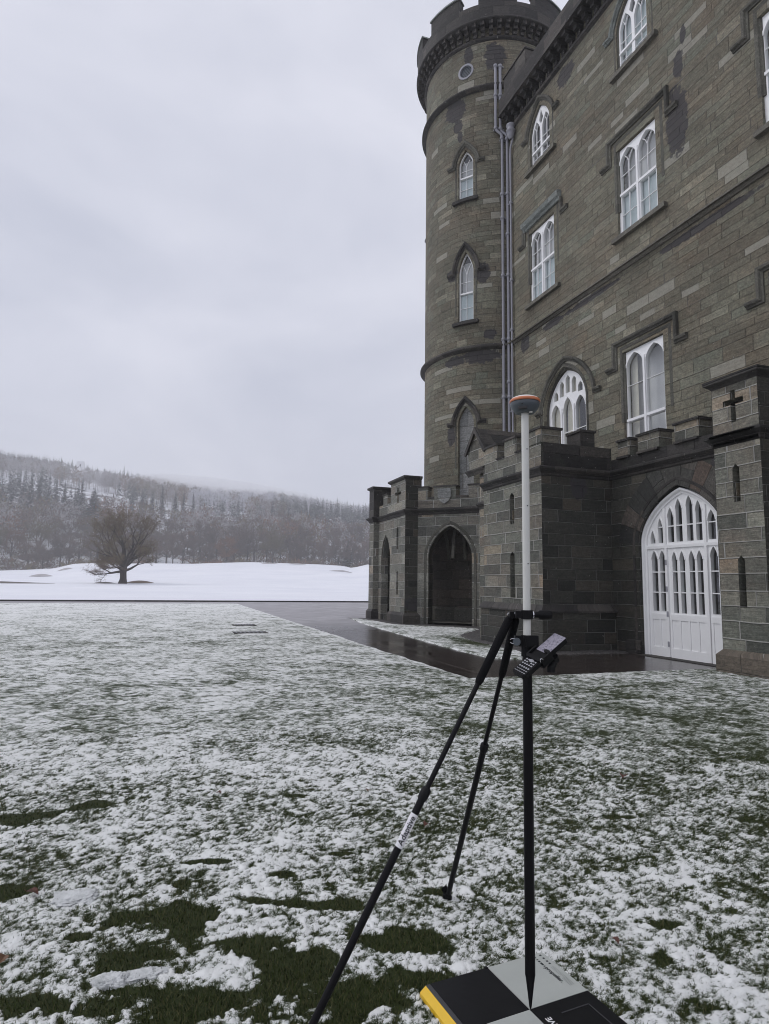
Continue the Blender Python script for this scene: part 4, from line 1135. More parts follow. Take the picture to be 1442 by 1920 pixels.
# lumps of kicked-up snow
def lump(name, x, y, sx, sy, sz, rot, seed, label):
    m = MB(); n1, n2 = 40, 90; V = []
    for i in range(n1 + 1):
        for j in range(n2):
            p = pi / 2 * i / n1; a = 2 * pi * j / n2
            q = 1 + 0.35 * (float(fbm(np.array([3 + 1.3 * cos(a) * sin(p)]), np.array([seed + 1.3 * sin(a) * sin(p)]), 1.6, 4, seed)[0]) - 0.5) * 2
            q *= 1 + 0.30 * (float(fbm(np.array([5 + 3 * cos(a) * sin(p)]), np.array([seed + 3 * sin(a) * sin(p)]), 2.2, 4, seed + 3)[0]) - 0.5) * 2
            X, Y, Z = sx * q * cos(a) * sin(p) ** 0.7, sy * q * sin(a) * sin(p) ** 0.7, sz * q * cos(p) ** 0.6
            V.append((x + X * RX - Y * RY * -1 * -1 if False else x + X * cos(rot) - Y * sin(rot), y + X * sin(rot) + Y * cos(rot), 0.004 + Z))
    me = bpy.data.meshes.new(name); F = []
    for i in range(n1):
        for j in range(n2): F.append((i * n2 + j, i * n2 + (j + 1) % n2, (i + 1) * n2 + (j + 1) % n2, (i + 1) * n2 + j))
    me.from_pydata(V, [], F); me.polygons.foreach_set('use_smooth', [True] * len(F)); me.materials.append(M['lump'])
    o = bpy.data.objects.new(name, me); col.objects.link(o); tag(o, label, 'snow lump', 'lumps of snow on the lawn')
lump('snow_lump', -0.115, 2.605, 0.062, 0.038, 0.030, -0.1, 3, 'rounded white lump of snow on the bare grass, left one of the touching pair')
lump('snow_lump', -0.008, 2.615, 0.085, 0.040, 0.018, 0.05, 8, 'long flat slab of snow on the bare grass, right one of the touching pair')
lump('snow_lump', -0.315, 3.30, 0.11, 0.085, 0.020, 0.2, 14, 'smooth dome of snow with a dark crack, beside the red leaf')

# fallen leaves
def leaf_mesh(seed, mat):
    rr = random.Random(seed); m = MB(); n = 9
    P = []
    for i in range(n + 1):
        t = i / n; w = 0.42 * sin(pi * t ** 0.8) ** 0.8 * (1 + 0.25 * (i % 2))
        P.append((t - 0.5, w, 0.25 * sin(pi * t) + rr.uniform(-.05, .05)))
    for i in range(n):
        a, b = P[i], P[i + 1]
        for s_ in (-1, 1):
            m.face([(a[0], 0, a[2] * 0.4), (b[0], 0, b[2] * 0.4), (b[0], s_ * b[1], b[2] + 0.28 * b[1] + .02), (a[0], s_ * a[1], a[2] + 0.28 * a[1] + .02)])
    m.tube([(-0.5, 0, 0.02), (-0.75, 0.05, 0.1)], 0.015, 4)
    return m.build('fallen_leaf', mat)
lb = plain('russet_leaf', (0.11, 0.040, 0.026), 0.55, var=0.5, scale=2.5, bump=0.3)
lo_ = plain('tan_leaf', (0.15, 0.075, 0.038), 0.55, var=0.5, scale=2.5, bump=0.3)
leaves = [(0.416, 4.525, .035, lb, 'small russet leaf on the snow, alone in the middle of the lawn'),
          (1.539, 3.585, .05, lb, 'red-brown leaf on the snow just behind the labelled tripod leg'),
          (3.34, 4.038, .07, lb, 'dark red pointed leaf on the snow to the far right of the pole'),
          (1.79, 2.24, .035, lb, 'small pink-brown leaf on the snow just beyond the checkered board'),
          (-0.505, 2.845, .042, lo_, 'curled tan leaf on the snow at the left edge of the photo'),
          (-0.498, 3.373, .055, lb, 'crumpled dark red leaf at the rim of a bare grass patch'),
          (1.398, 4.285, .03, lo_, 'tiny tan leaf on the snow, farthest of the leaves beside the tripod')]
for i, (x, y, sz, mt_, lab) in enumerate(leaves):
    o = leaf_mesh(40 + i, mt_); o.location = (x, y, 0.028); o.scale = (sz, sz, sz); o.rotation_euler = (random.uniform(-.3, .3), random.uniform(-.3, .3), random.uniform(0, 6.28))
    tag(o, lab, 'leaf', 'fallen leaves on the lawn')

# drain covers in the lawn
for (x, y, w, lab) in ((2.36, 18.25, 0.95, 'dark iron drain cover in the snowy lawn, nearer of the two by the path'), (2.55, 21.4, 0.75, 'dark iron drain cover in the snowy lawn, farther of the two by the path')):
    m = MB(); m.box(x - w / 2, x + w / 2, y - 0.3, y + 0.3, 0.0, 0.026)
    o = m.build('drain_cover', M['dark']); tag(o, lab, 'drain cover', 'drain covers in the lawn')
    g = MB()
    for i in range(7): g.box(x - w / 2 + 0.06 + i * (w - 0.12) / 7, x - w / 2 + 0.1 + i * (w - 0.12) / 7, y - 0.25, y + 0.25, 0.026, 0.031)
    g.build('grating', M['slate'], o)

# wet paving: path, apron and drive
def paving_mat():
    k = NT('wet_asphalt')
    p = k.geo()
    n1 = k.noise(p, 0.5, 5, 0.6); n2 = k.noise(p, 3.0, 5, 0.7); n3 = k.noise(p, 60, 3, 0.7)
    x, y, z = k.sep(p)
    st = k.noise(k.comb(k.math('MULTIPLY', x, 2.0), k.math('MULTIPLY', y, 0.25)), 3.0, 4)
    c = k.ramp(n2, [(0.25, (0.020, 0.015, 0.013)), (0.7, (0.052, 0.041, 0.037))])
    c = k.mix(k.math('MULTIPLY', k.smooth(st, 0.58, 0.7), 0.3), c, (0.012, 0.010, 0.009))
    ln = k.smooth(k.math('ABSOLUTE', k.math('SUBTRACT', k.math('ADD', x, k.math('MULTIPLY', st, 0.03)), 4.98)), 0.03, 0.012)
    c = k.mix(k.math('MULTIPLY', ln, 0.5), c, (0.16, 0.13, 0.12))
    rg = k.math('MULTIPLY_ADD', n1, 0.22, k.math('MULTIPLY_ADD', n2, 0.2, -0.02), clamp=True)
    pud = k.smooth(n1, 0.5, 0.62)
    rg = k.math('MULTIPLY_ADD', k.math('SUBTRACT', 1.0, pud), 0.14, k.math('MULTIPLY', rg, 0.5))
    far = k.smooth(k.math('ADD', y, k.math('MULTIPLY', n2, 4.0)), 19.0, 27.0)
    rg = k.math('MULTIPLY_ADD', far, 0.30, rg)
    sl = k.noise(k.comb(k.math('MULTIPLY', x, 1.2), k.math('MULTIPLY', y, 3.0)), 0.9, 6, 0.7)
    c = k.mix(k.math('MULTIPLY', far, 0.8), c, k.ramp(sl, [(0.32, (0.24, 0.225, 0.235)), (0.65, (0.58, 0.56, 0.58))]))  # far paving paled: reflected sky painted into the colour, streaked like slush
    h = k.math('MULTIPLY_ADD', n3, 0.5, k.math('MULTIPLY', k.noise(p, 8, 3), 0.6))
    k.set(c, rg, k.bump(h, 0.12, 0.005), spec=0.5)
    return k.m
M['paving'] = paving_mat()
pv = MB(); pv.face([(-120, -25, 0), (120, -25, 0), (120, 46.0, 0), (-120, 46.0, 0)])
tag(pv.build('paving', M['paving']), kind='structure')

def filled(name, poly, step, mat, zf, tf):
    """flat irregular patch with relief inside its outline"""
    P = []
    for i in range(len(poly)):
        a, b = Vector(poly[i]), Vector(poly[(i + 1) % len(poly)]); k = max(1, int((b - a).length / step))
        for j in range(k):
            q = a.lerp(b, j / k); e_ = 0.10 * (float(fbm(np.array([q.x]), np.array([q.y]), 1.9, 3, 77)[0]) - 0.5)
            P.append(Vector((q.x + e_, q.y + e_)))
    nb_ = len(P); E = [(i, (i + 1) % nb_) for i in range(nb_)]
    xs = [p.x for p in P]; ys = [p.y for p in P]
    def inside(p):
        r = False; j = nb_ - 1
        for i in range(nb_):
            a, b = P[i], P[j]
            if (a.y > p[1]) != (b.y > p[1]) and p[0] < (b.x - a.x) * (p[1] - a.y) / (b.y - a.y) + a.x: r = not r
            j = i
        return r
    I = []
    for x in np.arange(min(xs), max(xs), step):
        for y in np.arange(min(ys), max(ys), step):
            q = (x + random.uniform(-.3, .3) * step, y + random.uniform(-.3, .3) * step)
            if inside(q): I.append(Vector(q))
    V, E2, F = delaunay_2d_cdt(P + I, E, [], 1, 1e-6)[:3]
    X = np.array([v.x for v in V]); Y = np.array([v.y for v in V])
    T = tf(X, Y); Z = zf(X, Y, T); Z[:nb_] = 0.001
    me = bpy.data.meshes.new(name); me.from_pydata(np.stack([X, Y, Z], -1).tolist(), [], F)
    a = me.attributes.new('snow', 'FLOAT', 'POINT'); a.data.foreach_set('value', T.astype(np.float32))
    me.polygons.foreach_set('use_smooth', [True] * len(F)); me.materials.append(mat); me.update()
    o = bpy.data.objects.new(name, me); col.objects.link(o); return o
V_OUT = [(7.30, 24.9), (6.885, 22.6), (6.62, 19.5), (6.45, 17.0), (6.32, 15.0), (6.22, 13.3), (6.16, 11.25), (6.72, 10.95), (7.30, 11.65)]
V_IN = [(7.48, 12.6), (7.55, 14.6), (8.0, 16.4), (9.75, 18.5), (9.3, 19.5), (8.2, 20.55), (7.78, 21.0), (7.72, 22.9), (7.62, 24.4)]
verge = filled('grass_verge', V_OUT + V_IN, 0.07, M['lawn'], lambda x, y, T: 0.018 + 0.018 * np.clip(T, 0, 1), lambda x, y: thickness(x, y) + 0.0 - 0.55 * np.exp(-(((x - 7.35) / 0.35) ** 2 + ((y - 14.3) / 1.3) ** 2)))
tag(verge, kind='structure')
def gravel_mat():
    k = NT('dark_gravel')
    vr = k.new('ShaderNodeTexVoronoi'); vr.inputs['Scale'].default_value = 26; k.link(k.geo(), vr.inputs['Vector'])
    c = k.mix(k.sep(vr.outputs['Color'])[0], (0.035, 0.032, 0.031), (0.15, 0.14, 0.135))
    k.set(c, 0.6, k.bump(vr.outputs['Distance'], 1.0, 0.03))
    return k.m
gv = filled('gravel', V_IN[::-1] + [(7.30, 11.65), (7.5, 11.55), (9.9, 11.45), (9.9, 12.3), (8.3, 12.3), (8.4, 15), (10.6, 15.6), (10.6, 19.7), (9.0, 21.5), (8.5, 25.2), (7.2, 25.4)], 0.12, gravel_mat(),
            lambda x, y, T: 0.012 + 0.02 * fbm(x, y, 9, 2, 3), lambda x, y: x * 0)
tag(gv, kind='structure')
m = MB(); m.box(-120, 120, 46.0, 46.25, 0.0, 0.10)
tag(m.build('kerb', M['dark'], ), kind='structure')

# ---------------------------------------------------------------- the survey rig
PX0, PY0 = 1.2255, 1.968
LEAN = Vector((RX, RY, 0)) * 0.0028
def PP(z): return Vector((PX0, PY0, z)) + LEAN * z
pole = empty('survey_pole', (PX0, PY0, 0.045), 'two-tone survey pole, white above and black below, standing point down on the checkered board', 'survey pole')
MB().tube([PP(0.046), PP(0.052), PP(0.125), PP(0.15)], [0.0025, 0.004, 0.013, 0.0165], 20).build('pole_tip', M['black'], pole, True)
MB().tube([PP(0.15), PP(0.75), PP(1.20)], [0.0172, 0.0172, 0.0165], 24).build('lower_tube', M['black'], pole, True)
MB().tube([PP(1.20), PP(2.086)], 0.0136, 24).build('upper_tube', M['polewhite'], pole, True)
h = MB()
for z in (1.53, 1.74, 1.95):
    c = PP(z) - FWD * 0.0133 + RIGHT * 0.003
    h.tube([c + FWD * 0.002, c - FWD * 0.0012], 0.0022, 10)
h.build('pin_hole', M['ink'], pole)
cl = MB()
cl.tube([PP(1.235), PP(1.275)], 0.0235, 20)
o_ = PP(1.255)
R3 = Vector((RX, RY, 0)).normalized(); F3 = Vector((-RY, RX, 0)).normalized()
def obox(m, c, a, b, cc, A, B, C):
    P = [c + A * (sx * a) + B * (sy * b) + C * (sz * cc) for sz in (-1, 1) for sx, sy in ((-1, -1), (1, -1), (1, 1), (-1, 1))]
    return m.hexa(P)
obox(cl, o_ - R3 * 0.026, 0.018, 0.012, 0.017, R3, F3, Vector((0, 0, 1)))
obox(cl, o_ + R3 * 0.012 - F3 * 0.018, 0.022, 0.012, 0.02, R3, F3, Vector((0, 0, 1)))
cl.build('height_clamp', M['blackm'], pole)
MB().tube([o_ - R3 * 0.040 - F3 * 0.02 + Vector((0, 0, -.002)), o_ - R3 * 0.043 - F3 * 0.026 + Vector((0, 0, -.002))], 0.0135, 18).build('thumb_screw', M['slate'], pole)
rg = MB(); c = o_ - R3 * 0.052 - F3 * 0.02
rg.tube([c + R3 * 0.014 * cos(a) * -1 + Vector((0, 0, 0.009 * sin(a))) for a in np.linspace(0.6, 2 * pi - 0.6, 14)], 0.0014, 6)
rg.build('wire_loop', M['steel'], pole)

rcv = empty('satellite_receiver', tuple(PP(2.088)), 'round satellite receiver with orange rim and grey body on top of the white pole', 'receiver')
C = PP(2.086)
MB().lathe(C, [(0.0, 0.0), (0.030, 0.0), (0.036, 0.001), (0.0425, 0.009), (0.052, 0.024), (0.0535, 0.030), (0.0535, 0.038)], 48).build('housing', M['slate'], rcv, True)
MB().lathe(C, [(0.0535, 0.038), (0.0535, 0.040)], 48).build('seal', M['ink'], rcv, True)
MB().lathe(C, [(0.0535, 0.040), (0.0558, 0.041), (0.0562, 0.046), (0.0545, 0.050), (0.052, 0.052)], 48).build('rim', M['orange'], rcv, True)
MB().lathe(C, [(0.052, 0.052), (0.048, 0.056), (0.036, 0.061), (0.018, 0.064), (0.0, 0.065)], 48).build('dome', M['topwhite'], rcv, True)
def onbody(ang, z, r): return C + (R3 * sin(ang) - F3 * cos(ang)) * r + Vector((0, 0, z))
p = onbody(-0.42, 0.027, 0.0505); d_ = (p - C).normalized()
MB().tube([p - d_ * 0.006, p + d_ * 0.0008], 0.0052, 18).build('camera_lens', M['lens'], rcv)
pb = MB()
obox(pb, onbody(-0.40, 0.011, 0.0445), 0.016, 0.002, 0.0045, (R3 * cos(-.4) + F3 * sin(-.4)), d_, Vector((0, 0, 1)))
pb.build('port_cover', M['rubberdark'], rcv)
MB().tube([C + R3 * 0.016 - F3 * 0.022 + Vector((0, 0, 0.001)), C + R3 * 0.016 - F3 * 0.022 + Vector((0, 0, -0.002))], 0.007, 16).build('button', M['topwhite'], rcv)

# bipod
bip = empty('bipod', (0.95, 2.2, 0), 'black two-legged bipod with foam grips clamped to the pole', 'bipod')
HB = Vector((1.201, 2.015, 1.34)); HP = PP(1.347)
m = MB(); m.tube([HP - Vector((0, 0, 0.016)), HP + Vector((0, 0, 0.016))], 0.021, 20)
obox(m, (HP - R3 * 0.026), 0.014, 0.010, 0.012, R3, F3, Vector((0, 0, 1)))
obox(m, HB + Vector((0, 0, 0.004)), 0.016, 0.018, 0.012, R3, F3, Vector((0, 0, 1)))
m.build('clamp_head', M['blackm'], bip)
m = MB(); m.tube([HP + R3 * 0.012, HP + R3 * 0.042], 0.0105, 16); m.tube([HP + R3 * 0.040, HP + R3 * 0.045, HP + R3 * 0.085, HP + R3 * 0.088], [0.012, 0.0165, 0.0165, 0.014], 20)
m.build('clamp_knob', M['blackm'], bip, True)
m = MB(); m.tube([HP + R3 * 0.020, HP + R3 * 0.024], 0.0125, 16); m.tube([HB + R3 * 0.004 - F3 * 0.014 + Vector((0, 0, 0.013)), HB + R3 * 0.012 - F3 * 0.02 + Vector((0, 0, -0.006))], 0.0045, 8); m.tube([HB - R3 * 0.022 - F3 * 0.012 + Vector((0, 0, 0.004)), HB - R3 * 0.018 - F3 * 0.020 + Vector((0, 0, 0.012))], 0.0035, 8)
m.build('bolt', M['steel'], bip)
def leg(foot, off, joint, lab):
    a = HB + off; f = Vector(foot); d = (f - a)
    q = lambda t: a + d * t
    l0 = MB().tube([q(0.0), q(joint)], 0.0088, 16).build('leg', M['black'], bip, True)
    if lab: l0['label'] = lab
    MB().tube([q(0.005), q(0.012), q(0.165), q(0.175)], [0.012, 0.0155, 0.0145, 0.011], 18).build('grip', M['foam'], l0, True)
    MB().tube([q(joint - 0.012), q(joint - 0.008), q(joint + 0.008), q(joint + 0.016)], [0.011, 0.0165, 0.0165, 0.0135], 18).build('collar', M['blackm'], l0, True)
    w = d.normalized().cross(FWD).normalized()
    c = q(joint + 0.014)
    MB().tube([c + w * 0.004, c + w * 0.019], 0.0035, 10).build('lock_screw', M['steel'], l0)
    MB().tube([q(joint), q(0.975), q(1.0)], [0.0125, 0.0118, 0.004], 18).build('lower_tube', M['black'], l0, True)
    return l0, a, d
l1, a1, d1 = leg((0.40, 1.972, 0.0), -R3 * 0.008, 0.432, 'near leg with a white name label')
l2, a2, d2 = leg((1.306, 2.80, 0.0), R3 * 0.012, 0.4025, None)
t0, t1 = 0.478, 0.55
m = MB(); m.tube([a1 + d1 * t0, a1 + d1 * t1], 0.0131, 24, caps=False)
lb_ = m.build('name_label', M['labelw'], l1, True)
V, F = text_mesh('Adaptive', 0.0265, 0.0006)
V2, F2 = [], []
for f in F:                 # cut the letters fine enough to bend round the tube
    for q in range(1, len(f) - 1):
        A_, B_, C_ = (Vector(V[f[0]]), Vector(V[f[q]]), Vector(V[f[q + 1]])); N_ = 5
        g = lambda i, j: A_ + (B_ - A_) * (i / N_) + (C_ - A_) * (j / N_)
        for i in range(N_):
            for j in range(N_ - i):
                for tri in (((i, j), (i + 1, j), (i, j + 1)), ((i + 1, j), (i + 1, j + 1), (i, j + 1))):
                    if max(a + b for a, b in tri) > N_: continue
                    b0 = len(V2); V2 += [tuple(g(*t_)) for t_ in tri]; F2.append([b0, b0 + 1, b0 + 2])
V, F = V2, F2
x0 = min(v[0] for v in V); x1 = max(v[0] for v in V); ym = 0.0085
ax = -d1.normalized(); view = (EYE - (a1 + d1 * 0.514)).normalized(); view = (view - ax * view.dot(ax)).normalized()
cen = a1 + d1 * 0.514; Rl = 0.01345
# letters run up the leg, their tops to the left
P = []
for (x, y, z) in V:
    an = (y - ym) / Rl
    P.append(cen + ax * (x - (x0 + x1) / 2) + view * (Rl * cos(an)) + view.cross(ax) * (Rl * sin(an)))
m = MB()
for f in F: m.face([P[i] for i in f])
m.build('lettering', M['ink'], l1)
# hinged shoe of the far leg
f = a2 + d2 * 0.985; m = MB()
obox(m, f + Vector((0, 0, 0.008)) - R3 * 0.004, 0.010, 0.022, 0.010, R3, F3, Vector((0, 0, 1)))
m.face([f - R3 * 0.030 + Vector((0, 0, 0.036)), f - R3 * 0.006 + F3 * .012 + Vector((0, 0, 0.045)), f + R3 * 0.022 + F3 * 0.006 + Vector((0, 0, -0.005)), f + R3 * 0.008 - F3 * 0.022 + Vector((0, 0, -0.012))])
m.face([f - R3 * 0.030 + Vector((0, 0, 0.030)), f - R3 * 0.006 + F3 * .012 + Vector((0, 0, 0.040)), f + R3 * 0.022 + F3 * 0.006 + Vector((0, 0, -0.010)), f + R3 * 0.008 - F3 * 0.022 + Vector((0, 0, -0.017))])
m.tube([f - R3 * 0.016 - F3 * 0.004 + Vector((0, 0, 0.012)), f - R3 * 0.012 + Vector((0, 0, -0.02))], 0.009, 12)
m.tube([f + R3 * 0.006 - F3 * 0.012 + Vector((0, 0, 0.02)), f + R3 * 0.012 - F3 * 0.016 + Vector((0, 0, -0.02))], 0.008, 12)
m.build('shoe', M['blackm'], l2)

# handheld controller in its bracket
CC = Vector((1.231, 1.892, 1.217))
LX = Vector((.182, .007, .126)).normalized(); WX_ = Vector((.019, -.089, -.022)); WX_ = (WX_ - LX * WX_.dot(LX)).normalized()
NX = LX.cross(WX_).normalized()
if NX.z < 0: NX = -NX
ctl = empty('field_controller', tuple(CC), 'handheld keypad controller with a pale screen, held tilted in a bracket on the pole', 'controller')
def slab(m, l0, l1_, w0, w1, n0, n1, ch=0.0):
    pts = [(l0 + ch, w0), (l1_ - ch, w0), (l1_, w0 + ch), (l1_, w1 - ch), (l1_ - ch, w1), (l0 + ch, w1), (l0, w1 - ch), (l0, w0 + ch)] if ch else [(l0, w0), (l1_, w0), (l1_, w1), (l0, w1)]
    at = lambda p, n: CC + LX * p[0] + WX_ * p[1] + NX * n
    m.face([at(p, n1) for p in pts]); m.face([at(p, n0) for p in reversed(pts)])
    for i in range(len(pts)): m.face([at(pts[i], n0), at(pts[(i + 1) % len(pts)], n0), at(pts[(i + 1) % len(pts)], n1), at(pts[i], n1)])
    return m
m = slab(MB(), -0.110, 0.110, -0.031, 0.031, -0.016, -0.002, 0.008); slab(m, -0.107, 0.107, -0.029, 0.029, -0.002, 0.0, 0.007)
m.build('body', M['blackm'], ctl)
def screen_mat():
    k = NT('lcd_screen'); p = k.obj()
    n = k.noise(p, 70, 4, 0.7); n2 = k.noise(p, 260, 2)
    c = k.ramp(k.math('MULTIPLY_ADD', n2, 0.4, k.math('MULTIPLY', n, 0.6)), [(0.40, (0.15, 0.14, 0.18)), (0.5, (0.31, 0.29, 0.345)), (0.7, (0.37, 0.35, 0.41))])
    k.set(c, 0.25); k.put(k.b.inputs['Emission Color'], (0.5, 0.48, 0.56, 1)); k.b.inputs['Emission Strength'].default_value = 0.02
    return k.m
slab(MB(), 0.012, 0.106, -0.027, 0.027, 0.0, 0.0012).build('screen', screen_mat(), ctl)
m = MB()
for r in range(6):
    for q in range(5):
        if r in (4,) and q == 2: continue
        l = -0.099 + r * 0.0105 + (0.004 if r > 2 else 0); w = -0.0245 + q * 0.0102
        if r < 2: slab(m, l, l + 0.0018, w, w + 0.0075, 0.0, 0.0012)
        else: slab(m, l, l + 0.005, w, w + 0.0058, 0.0, 0.0016)
slab(m, -0.046, -0.034, -0.009, 0.009, 0, 0.002, 0.004)
m.build('keypad', M['key'], ctl)
m = slab(MB(), -0.026, 0.020, -0.038, -0.031, -0.02, 0.008); slab(m, -0.026, 0.020, 0.031, 0.038, -0.02, 0.009); slab(m, -0.03, 0.024, -0.038, 0.038, -0.026, -0.017)
slab(m, -0.034, -0.020, -0.035, 0.035, 0.0, 0.009, 0.006); slab(m, 0.012, 0.024, 0.008, 0.035, 0.0, 0.009, 0.005)
k = CC + LX * 0.035 + WX_ * 0.02
m.tube([k - NX * 0.03, k - NX * 0.05], 0.016, 16); m.tube([k - NX * 0.05, k + Vector((0, 0, -0.062)), k + Vector((0, 0, -0.075))], [0.012, 0.014, 0.014], 16)
m.tube([k - NX * 0.042, PP(1.222)], 0.011, 12); m.tube([PP(1.20), PP(1.236)], 0.021, 20)
m.build('bracket', M['blackm'], ctl)
sc_ = MB(); at = lambda l, w, n: CC + LX * l + WX_ * w + NX * n
sc_.tube([at(-0.026 + 0.006 * cos(a), 0.038, 0.006 + 0.01 * sin(a)) for a in np.linspace(0, pi, 10)], 0.0016, 6)
sc_.build('wire_loop', M['steel'], ctl)

# checkered ground target
TB = Vector((1.221, 1.966, 0.0)); TI = Vector((.2485, .0227, 0)); TJ = Vector((-.0227, .2485, 0))
brd = empty('ground_target', (1.221, 1.966, 0), 'black and grey checkered survey board with yellow edge under the pole', 'survey board')
def tb(i, j, z): return TB + TI * i + TJ * j + Vector((0, 0, z))
def block(i0, i1, j0, j1, z0, z1, bev=0.0):
    m = MB(); m.hexa([tb(i0, j0, z0), tb(i1, j0, z0), tb(i1, j1, z0), tb(i0, j1, z0), tb(i0, j0, z1), tb(i1, j0, z1), tb(i1, j1, z1), tb(i0, j1, z1)]); return m
block(-1.0, 1.0, -1.0, 1.0, 0.0, 0.040).build('base', M['paddark'], brd)
for (i0, i1, j0, j1, mt_) in ((-0.965, -0.004, 0.004, 1.0, 'padblack'), (0.004, 1.0, 0.004, 1.0, 'padgrey'), (0.004, 1.0, -1.0, -0.004, 'padblack'), (-0.965, -0.004, -1.0, -0.004, 'padgrey')):
    block(i0, i1, j0, j1, 0.040, 0.045).build('panel', M[mt_], brd)
block(-1.035, -0.968, -1.0, 1.0, 0.0, 0.044).build('edge_strip', M['paddark'], brd)
m = MB(); Q = [(-1.038, 0.043), (-1.13, 0.026), (-1.13, 0.0), (-1.038, 0.0)]
for a in range(3): m.face([tb(Q[a][0], -1, Q[a][1]), tb(Q[a][0], 1, Q[a][1]), tb(Q[a + 1][0], 1, Q[a + 1][1]), tb(Q[a + 1][0], -1, Q[a + 1][1])])
for j in (-1, 1): m.face([tb(q[0], j, q[1]) for q in Q])
m.build('yellow_edge', M['yellow'], brd)
MB().hexa([tb(-0.02, 0.985, 0.0), tb(0.02, 0.985, 0), tb(0.02, 1.03, 0), tb(-0.02, 1.03, 0), tb(-0.04, 0.985, 0.047), tb(0.0, 0.985, 0.047), tb(0.0, 1.03, 0.046), tb(-0.04, 1.03, 0.046)]).build('latch', M['blackm'], brd)
rec = MB()
for (i0, i1, j0, j1) in ((0.80, 0.815, -0.85, -0.22), (0.35, 0.815, -0.235, -0.22)): rec.hexa([tb(i0, j0, .0451), tb(i1, j0, .0451), tb(i1, j1, .0451), tb(i0, j1, .0451), tb(i0, j0, .0466), tb(i1, j0, .0466), tb(i1, j1, .0466), tb(i0, j1, .0466)])
rec.build('rib', M['paddark'], brd)
def board_text(s, size, i, j, ri, rj, ui, uj, mat, bold=0.0):
    """reading direction (ri, rj), letter tops towards (ui, uj), start at (i, j)"""
    V, F = text_mesh(s, size, bold); m = MB(); e1 = (TI * ri + TJ * rj).normalized(); e2 = (TI * ui + TJ * uj).normalized()
    for f in F: m.face([tb(i, j, 0.0456) + e1 * V[q][0] + e2 * V[q][1] for q in f])
    return m.build('lettering', M[mat], brd)
V, F = text_mesh('ADAPTIVE', 0.030, 0.0008); wv = max(v[0] for v in V)
board_text('ADAPTIVE', 0.030, 0.155, -0.225 - wv / 0.2495, 0, 1, -1, 0, 'whiteink', 0.0008)
board_text('propeller.', 0.024, 0.775, 0.66, 0, -1, 1, 0, 'ink', 0.0007)
bars = MB()
def ink(i0, i1, j0, j1): bars.face([tb(i0, j0, 0.0455), tb(i1, j0, 0.0455), tb(i1, j1, 0.0455), tb(i0, j1, 0.0455)])
for j0, j1 in ((0.90, 0.93), (0.85, 0.87), (0.80, 0.83), (0.72, 0.78), (0.68, 0.70)): ink(0.785, 0.82, j0, j1)
for j0 in (0.92, 0.84, 0.76, 0.70): ink(0.90, 0.935, j0, j0 + 0.03)
bars.build('lettering', M['ink'], brd)
bars = MB()
for k_ in range(3): ink(0.875 + 0.022 * k_, 0.881 + 0.022 * k_, 0.42 - 0.05 * k_, 0.64)
for k_ in range(4): ink(0.85 + 0.022 * k_, 0.858 + 0.022 * k_, 0.18, 0.36)
bars.build('lettering', M['greyink'], brd)

# ---------------------------------------------------------------- the snowy park, the wooded hill, trees and the haze
def lerp_tab(x, tab):
    return np.interp(x, [t[0] for t in tab], [t[1] for t in tab])
CREST = [(-60, 1.2), (-12.3, 0.60), (-10.5, 0.68), (-8.6, 0.80), (-7.1, 1.22), (-5.5, 1.31), (-.5, 1.43), (2.1, 1.45), (4.9, 1.6), (7.2, 1.7), (13.4, 1.67), (15.4, 1.60), (16.3, 1.40), (17.7, 1.75), (24, 1.6), (60, 1.2)]
SKYL = [(-60, 9.6), (-13, 9.55), (-9, 9.4), (-7, 8.9), (-4, 8.55), (-2, 8.4), (0.5, 8.05), (5, 7.55), (9.3, 7.55), (13.2, 6.9), (15, 6.5), (17.6, 6.2), (24, 5.6), (60, 5.0)]
RC, RK = 235.0, 700.0
def ground_z(az, r):
    zc = 1.45 + RC * np.tan(np.radians(lerp_tab(az, CREST)))
    t_ = 1.45 + 112 * np.tan(np.radians(-0.36))
    zs = 1.45 + RK * np.tan(np.radians(lerp_tab(az, SKYL)))
    a = np.clip((r - 46) / (112 - 46), 0, 1); b = np.clip((r - 112) / (RC - 112), 0, 1); c = np.clip((r - RC - 12) / (RK - RC - 12), 0, 1)
    z = t_ * a ** 1.4 + (zc - t_) * (b ** 1.15)
    z = z - 1.2 * np.clip((r - RC) / 12, 0, 1) + (zs - zc + 1.2) * (c * 0.92 + 0.08 * np.sin(pi * c))
    return np.where(r > RK, z - (r - RK) * 0.06, z)
az = np.linspace(-62, 62, 250)[None, :]
rr = np.concatenate([[45.9, 46.05], np.linspace(47, 112, 30)[:-1], np.linspace(112, 250, 70), np.linspace(255, 700, 90), np.linspace(720, 1000, 8)])[:, None]
Az = az + 0 * rr; Rr = rr + 0 * az
